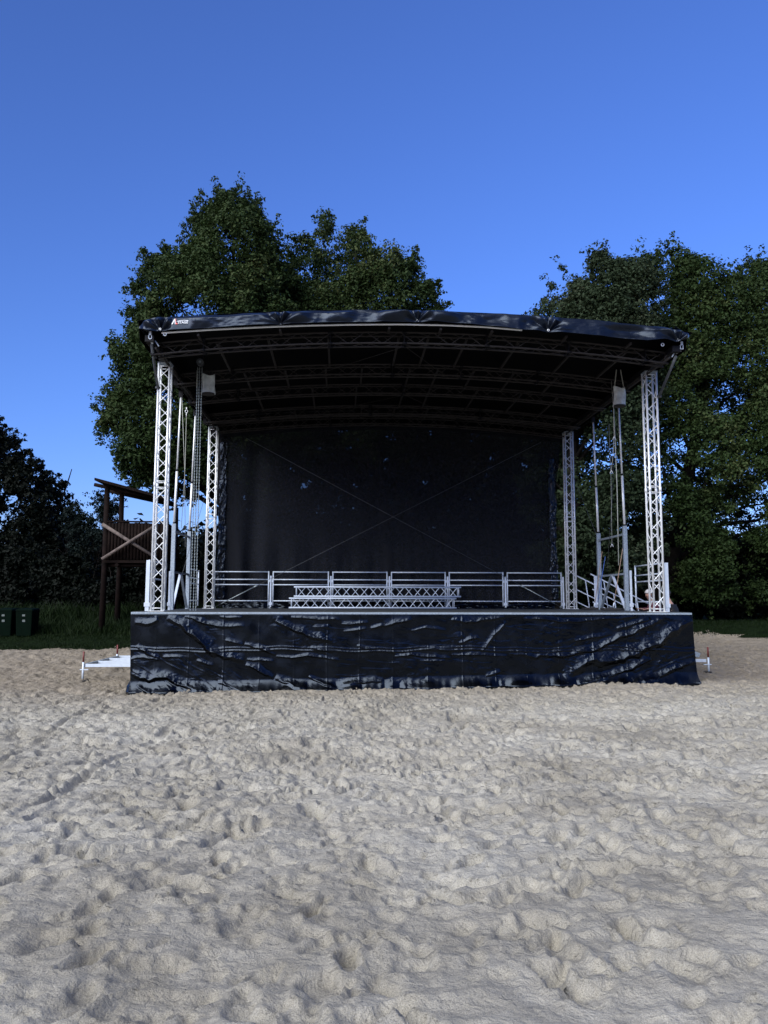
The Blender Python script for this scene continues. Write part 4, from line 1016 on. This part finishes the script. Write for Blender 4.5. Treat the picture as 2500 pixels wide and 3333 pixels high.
def leaves(C, Rd, n_per, size, g, flat=.75):
    """C (n,3) sprig centres, Rd radii"""
    n = len(C); N = n*n_per
    off = g.normal(0, 1, (N, 3)); off /= np.linalg.norm(off, axis=1)[:, None]; dirn = off.copy()
    lob = 1+.45*(vnoise(np.repeat(C, n_per, 0)*3+dirn*1.7, 1.0)-.5)*2
    off *= (g.random(N)**.45*lob)[:, None]; off *= np.repeat(Rd, n_per)[:, None]; off[:, 2] *= flat
    c = np.repeat(C, n_per, 0)+off
    nrm = dirn*.9+g.normal(0, .55, (N, 3)); nrm[:, 2] += .45; nrm /= np.linalg.norm(nrm, axis=1)[:, None]
    t = np.cross(nrm, g.normal(0, 1, (N, 3))); t /= np.linalg.norm(t, axis=1)[:, None]; b = np.cross(nrm, t)
    s = size*g.uniform(.6, 1.3, N)[:, None]
    V = np.stack([c-t*s*.5, c+b*s*.30+nrm*s*.08, c+t*s*.5, c-b*s*.30+nrm*s*.08], 1)
    return V.reshape(-1, 3)
def tree(name, poly, Y, Rm, nspr, nleaf, size, mat, label, trunk, cat='tree', group=None, seed=1, thr=.36, gap=1.6, srad=(.28, .55), limbs=26, bark=BARK, base_z=None, tone0=.0, edgefade=.35, low=None, ms=1.0):
    """poly: crown outline traced in photograph pixels and placed at depth Y; the crown is filled as a thick volume"""
    g = np.random.default_rng(seed)
    Yp = Y-.45*Rm
    pw = [(W(x, y, Yp).x, W(x, y, Yp).z) for x, y in poly]; pw = np.array(pw)
    lo, hi = pw.min(0), pw.max(0); pts = []
    cnt = 0
    C = np.zeros((0, 3)); DD = np.zeros(0)
    while len(C) < nspr and cnt < 60:
        cnt += 1
        Q = g.uniform(lo, hi, (nspr, 2)); Q = Q[inpoly(Q, pw)]; d = edgedist(Q, pw)
        T = np.where(d < Rm, np.sqrt(np.maximum(d*(2*Rm-d), 0)), Rm)
        sgn = np.where(g.random(len(Q)) < .62, -1, 1); yy = Y+T*sgn*g.random(len(Q))**.35
        P3 = np.stack([Q[:, 0], yy, Q[:, 1]], 1)
        # keep the outline true at every depth: scale about the camera's line is avoided; depth only moves the sprig back or forward
        n = .65*vnoise(P3+seed*9, gap)+.35*vnoise(P3+seed*5, gap*.45); rag = vnoise(np.stack([Q[:, 0], Q[:, 1], Q[:, 0]*0+seed], 1), .95)*.6+vnoise(np.stack([Q[:, 0], Q[:, 1], Q[:, 0]*0+seed], 1), .4)*.4
        th = thr+edgefade*np.exp(-d/.5)*.35
        kk = (n > th) & (d > ms*2.6*(rag-.40))
        C = np.concatenate([C, P3[kk]]); DD = np.concatenate([DD, d[kk]])
    C = C[:nspr]; DD = DD[:nspr]
    rd = g.uniform(*srad, len(C))*np.clip(.34+DD/1.6, .34, 1)
    V = leaves(C, rd, nleaf, size, g)
    # loose sprays of twigs and leaves that break the outline
    ei = np.where(DD < .75*ms)[0]; ei = g.choice(ei, min(len(ei)*2, int(nspr*.42)), replace=True) if len(ei) else ei
    if len(ei):
        nv = nearest(C[ei][:, [0, 2]], pw); up = .25*(nv[:, 1] > -.2)
        step = g.random(len(ei))**1.4*.62*ms; E0 = C[ei].copy()
        E0[:, 0] += nv[:, 0]*step; E0[:, 2] += (nv[:, 1]+up)*step; E0[:, 1] += g.normal(0, .15, len(ei))
        V2 = leaves(E0, g.uniform(.10, .24, len(ei)), 12, size*.9, g)
        V = np.concatenate([V, V2])
    tn = .55*vnoise(C, .8)+.45*vnoise(C+50, 2.5); tn = np.clip((tn-.25)*1.6, 0, 1)
    tone = np.clip(np.repeat(tn, nleaf)*.6+g.random(len(C)*nleaf)*.42-.05+tone0, 0, 1)
    if len(V)//4 > len(tone): tone = np.concatenate([tone, g.random(len(V)//4-len(tone))*.7])
    tx, ty = trunk[0], trunk[1]; bz = float(gbase(tx, ty)) if base_z is None else base_z
    t = empty(name, (tx, ty, bz), label, cat, group)
    o = npmesh('crown', V-np.array([tx, ty, bz]), np.arange(len(V)).reshape(-1, 4), mat, t, smooth=False, tone=tone)
    top = Vector((float(C[:, 0].mean()), Y, float(hi[1]-.12*(hi[1]-lo[1])))); b0 = Vector((tx, ty, bz))
    H_ = top.z-bz; r0 = trunk[2]
    m = MB(); tp_ = []; rr = []
    for i in range(10):
        f = i/9; p = b0.lerp(top, f)+Vector((math.sin(f*5+seed)*.25*f, math.cos(f*4+seed)*.2*f, 0)); tp_.append(p-b0); rr.append(r0*(1.25 if i == 0 else 1)*(1-.88*f))
    m.tube([p-Vector((0, 0, .3)) if i == 0 else p for i, p in enumerate(tp_)], rr, 10)
    m.build('trunk', bark, t)
    m = MB(); idx = g.choice(len(C), min(limbs, len(C)), replace=False)
    for i in idx:
        c = Vector(C[i]); f = min(.93, max(.12, (c.z-bz)/H_*.72-.03*g.random())); k9 = int(f*9); s0 = tp_[k9].lerp(tp_[min(9, k9+1)], f*9-k9); e0 = c-b0
        mid = s0.lerp(e0, .5)+Vector((g.normal(0, .25), g.normal(0, .25), -.1+g.normal(0, .25))); rl = r0*(1-.85*f)*.42
        m.tube([s0, s0.lerp(mid, .5)+Vector((0, 0, .08)), mid, mid.lerp(e0, .5)+Vector((0, 0, .12)), e0], [rl, rl*.75, rl*.5, rl*.3, rl*.12], 6)
    m.build('limb', bark, t)
    return t
k15 = 1.507
def DP(*p): return [(a*k15, b*k15) for a, b in p]
tree('oak_tree', DP((485, 382), (470, 405), (448, 412), (430, 440), (402, 452), (408, 480), (400, 505), (382, 528), (350, 540), (322, 525), (312, 545), (288, 560), (292, 585), (270, 595), (284, 632), (264, 650), (268, 700), (228, 722), (207, 752), (216, 790), (240, 832), (212, 850), (205, 885), (184, 908), (226, 932), (205, 985), (215, 1015), (262, 1045), (330, 1060), (450, 1080), (600, 1060), (700, 1000), (720, 800), (660, 640), (628, 560), (618, 500), (600, 462), (575, 440), (545, 432), (520, 405), (500, 390)),
     15.5, 3.6, 4300, 46, .145, OAK, 'tallest broad oak with dense green crown, behind the left of the stage', (-5.8, 15.8, .42), group='oaks behind the stage', seed=3, thr=.36)
tree('oak_tree', DP((590, 660), (600, 500), (632, 458), (655, 446), (700, 432), (720, 440), (735, 420), (754, 398), (772, 432), (790, 485), (830, 480), (846, 482), (860, 512), (888, 522), (896, 552), (918, 558), (918, 590), (940, 600), (955, 640), (960, 668), (950, 760), (930, 920), (800, 1010), (640, 1010)),
     17.5, 3.0, 2900, 46, .145, OAK, 'second oak with uneven top, rising behind the middle left of the stage roof', (.8, 17.8, .36), group='oaks behind the stage', seed=11, thr=.38, tone0=-.02)
tree('oak_tree', DP((1095, 700), (1112, 650), (1140, 632), (1165, 632), (1185, 625), (1174, 612), (1178, 598), (1215, 588), (1200, 575), (1228, 545), (1262, 550), (1270, 530), (1330, 535), (1345, 518), (1365, 540), (1395, 530), (1430, 545), (1445, 700), (1430, 900), (1440, 1100), (1420, 1290), (1330, 1320), (1240, 1300), (1180, 1200), (1150, 1000), (1140, 800)),
     15.0, 2.8, 3500, 46, .145, OAK2, 'grey green oak standing right behind the right side of the stage roof', (7.6, 15.3, .38), group='oaks behind the stage', seed=21, thr=.46, gap=1.3)
tree('oak_tree', DP((1345, 700), (1340, 620), (1362, 545), (1395, 522), (1420, 530), (1450, 508), (1475, 515), (1500, 530), (1530, 515), (1560, 545), (1600, 560), (1640, 545), (1700, 560), (1800, 600), (1870, 750), (1880, 1000), (1840, 1250), (1720, 1345), (1500, 1335), (1420, 1240), (1400, 1100), (1370, 900), (1370, 700)),
     16.5, 3.2, 4700, 46, .145, OAK, 'widest oak at the right edge with sky showing through its branches', (12.2, 16.8, .45), group='oaks behind the stage', seed=33, thr=.47, gap=1.5, tone0=-.04)
# filler tree between, behind the backdrop
tree('oak_tree', DP((470, 985), (560, 955), (700, 950), (820, 965), (900, 920), (1000, 870), (1100, 870), (1180, 890), (1230, 950), (1260, 1100), (1240, 1290), (1000, 1300), (700, 1290), (520, 1290), (470, 1100)),
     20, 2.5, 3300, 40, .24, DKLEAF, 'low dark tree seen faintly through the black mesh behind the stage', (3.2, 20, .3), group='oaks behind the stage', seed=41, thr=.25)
# left background trees
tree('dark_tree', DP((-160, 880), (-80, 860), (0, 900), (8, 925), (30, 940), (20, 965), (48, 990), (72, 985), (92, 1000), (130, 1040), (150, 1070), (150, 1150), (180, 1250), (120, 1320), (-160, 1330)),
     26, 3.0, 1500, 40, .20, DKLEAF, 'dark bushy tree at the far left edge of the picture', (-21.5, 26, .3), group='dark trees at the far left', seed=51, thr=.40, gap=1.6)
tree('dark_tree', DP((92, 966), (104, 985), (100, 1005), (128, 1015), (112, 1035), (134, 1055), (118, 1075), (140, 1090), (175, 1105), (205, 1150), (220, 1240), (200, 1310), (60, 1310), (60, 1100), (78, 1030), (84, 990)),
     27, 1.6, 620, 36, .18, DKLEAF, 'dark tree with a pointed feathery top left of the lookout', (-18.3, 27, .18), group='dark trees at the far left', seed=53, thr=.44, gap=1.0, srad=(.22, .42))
tree('thin_sapling', DP((218, 1045), (236, 1040), (250, 1062), (262, 1085), (295, 1118), (290, 1140), (262, 1150), (232, 1200), (200, 1190), (165, 1150), (160, 1100), (190, 1070)),
     20, 1.0, 230, 20, .13, BIRCH, 'thin airy sapling with sparse leaves behind the lookout', (-13.3, 20, .06), 'sapling', 'thin saplings at the left', seed=61, thr=.42, gap=.8, srad=(.2, .4), limbs=40)
tree('thin_sapling', DP((150, 1075), (185, 1095), (205, 1110), (215, 1160), (205, 1230), (150, 1220), (125, 1150), (130, 1095)),
     21, .9, 170, 20, .13, BIRCH, 'thin sapling between the dark trees and the lookout', (-15.6, 21, .05), 'sapling', 'thin saplings at the left', seed=63, thr=.42, gap=.8, srad=(.2, .4), limbs=30)
# bushes filling the foot of the wood
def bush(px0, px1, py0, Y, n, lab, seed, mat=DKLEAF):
    g_ = np.random.default_rng(seed); poly = []
    for f in np.linspace(0, 1, 9): poly.append((px0+(px1-px0)*f, py0+((2*f-1)**2)*70+g_.normal(0, 12)))
    poly += [(px1+15, 2035), (px0-15, 2035)]
    p = W((px0+px1)/2, 2000, Y); a = W(px0, py0, Y).x; b = W(px1, py0, Y).x
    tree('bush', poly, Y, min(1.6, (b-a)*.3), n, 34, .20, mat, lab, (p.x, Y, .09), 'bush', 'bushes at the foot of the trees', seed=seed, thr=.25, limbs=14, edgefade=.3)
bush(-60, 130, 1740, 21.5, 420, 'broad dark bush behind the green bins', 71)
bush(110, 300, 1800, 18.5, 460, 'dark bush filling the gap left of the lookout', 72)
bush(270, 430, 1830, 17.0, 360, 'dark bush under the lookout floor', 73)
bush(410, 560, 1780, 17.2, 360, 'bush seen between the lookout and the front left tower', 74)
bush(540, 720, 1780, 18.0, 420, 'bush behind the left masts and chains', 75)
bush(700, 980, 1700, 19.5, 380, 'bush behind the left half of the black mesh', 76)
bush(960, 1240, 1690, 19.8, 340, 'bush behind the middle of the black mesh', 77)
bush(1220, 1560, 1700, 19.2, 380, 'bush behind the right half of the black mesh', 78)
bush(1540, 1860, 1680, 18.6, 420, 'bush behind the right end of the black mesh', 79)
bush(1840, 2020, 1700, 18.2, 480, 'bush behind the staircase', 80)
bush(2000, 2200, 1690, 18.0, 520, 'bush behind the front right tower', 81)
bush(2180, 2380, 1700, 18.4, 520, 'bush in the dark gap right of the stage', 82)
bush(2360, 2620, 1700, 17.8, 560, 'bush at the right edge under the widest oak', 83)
# far wood: one dark mass closing the view low down, and an unseen wood added behind the camera to darken reflections
def wood(name, x0, x1, Y, zt_, n, size, lab, seed, gb=None):
    g = np.random.default_rng(seed); x = g.uniform(x0, x1, n); tz = zt_*(.75+.5*fbm2(x, x*0, 6., 3, seed))
    z = g.random(n)**.8*tz+(float(gbase(0, Y)) if gb is None else gb); y = Y+g.normal(0, 1.6, n)
    C = np.stack([x, y, z], 1); V = leaves(C, np.full(n, 1.1), 14, size, g, 1.0)
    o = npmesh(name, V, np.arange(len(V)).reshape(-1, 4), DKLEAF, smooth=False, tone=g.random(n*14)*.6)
    tag(o, lab, 'wood', kind='stuff')
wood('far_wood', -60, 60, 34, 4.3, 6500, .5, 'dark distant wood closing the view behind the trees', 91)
wood('added_dark_wood', -90, 90, -75, 11, 5000, 1.1, 'unseen dark wood added behind the camera to darken reflections in the skirt', 92, 0)
print('objects', len(bpy.data.objects))
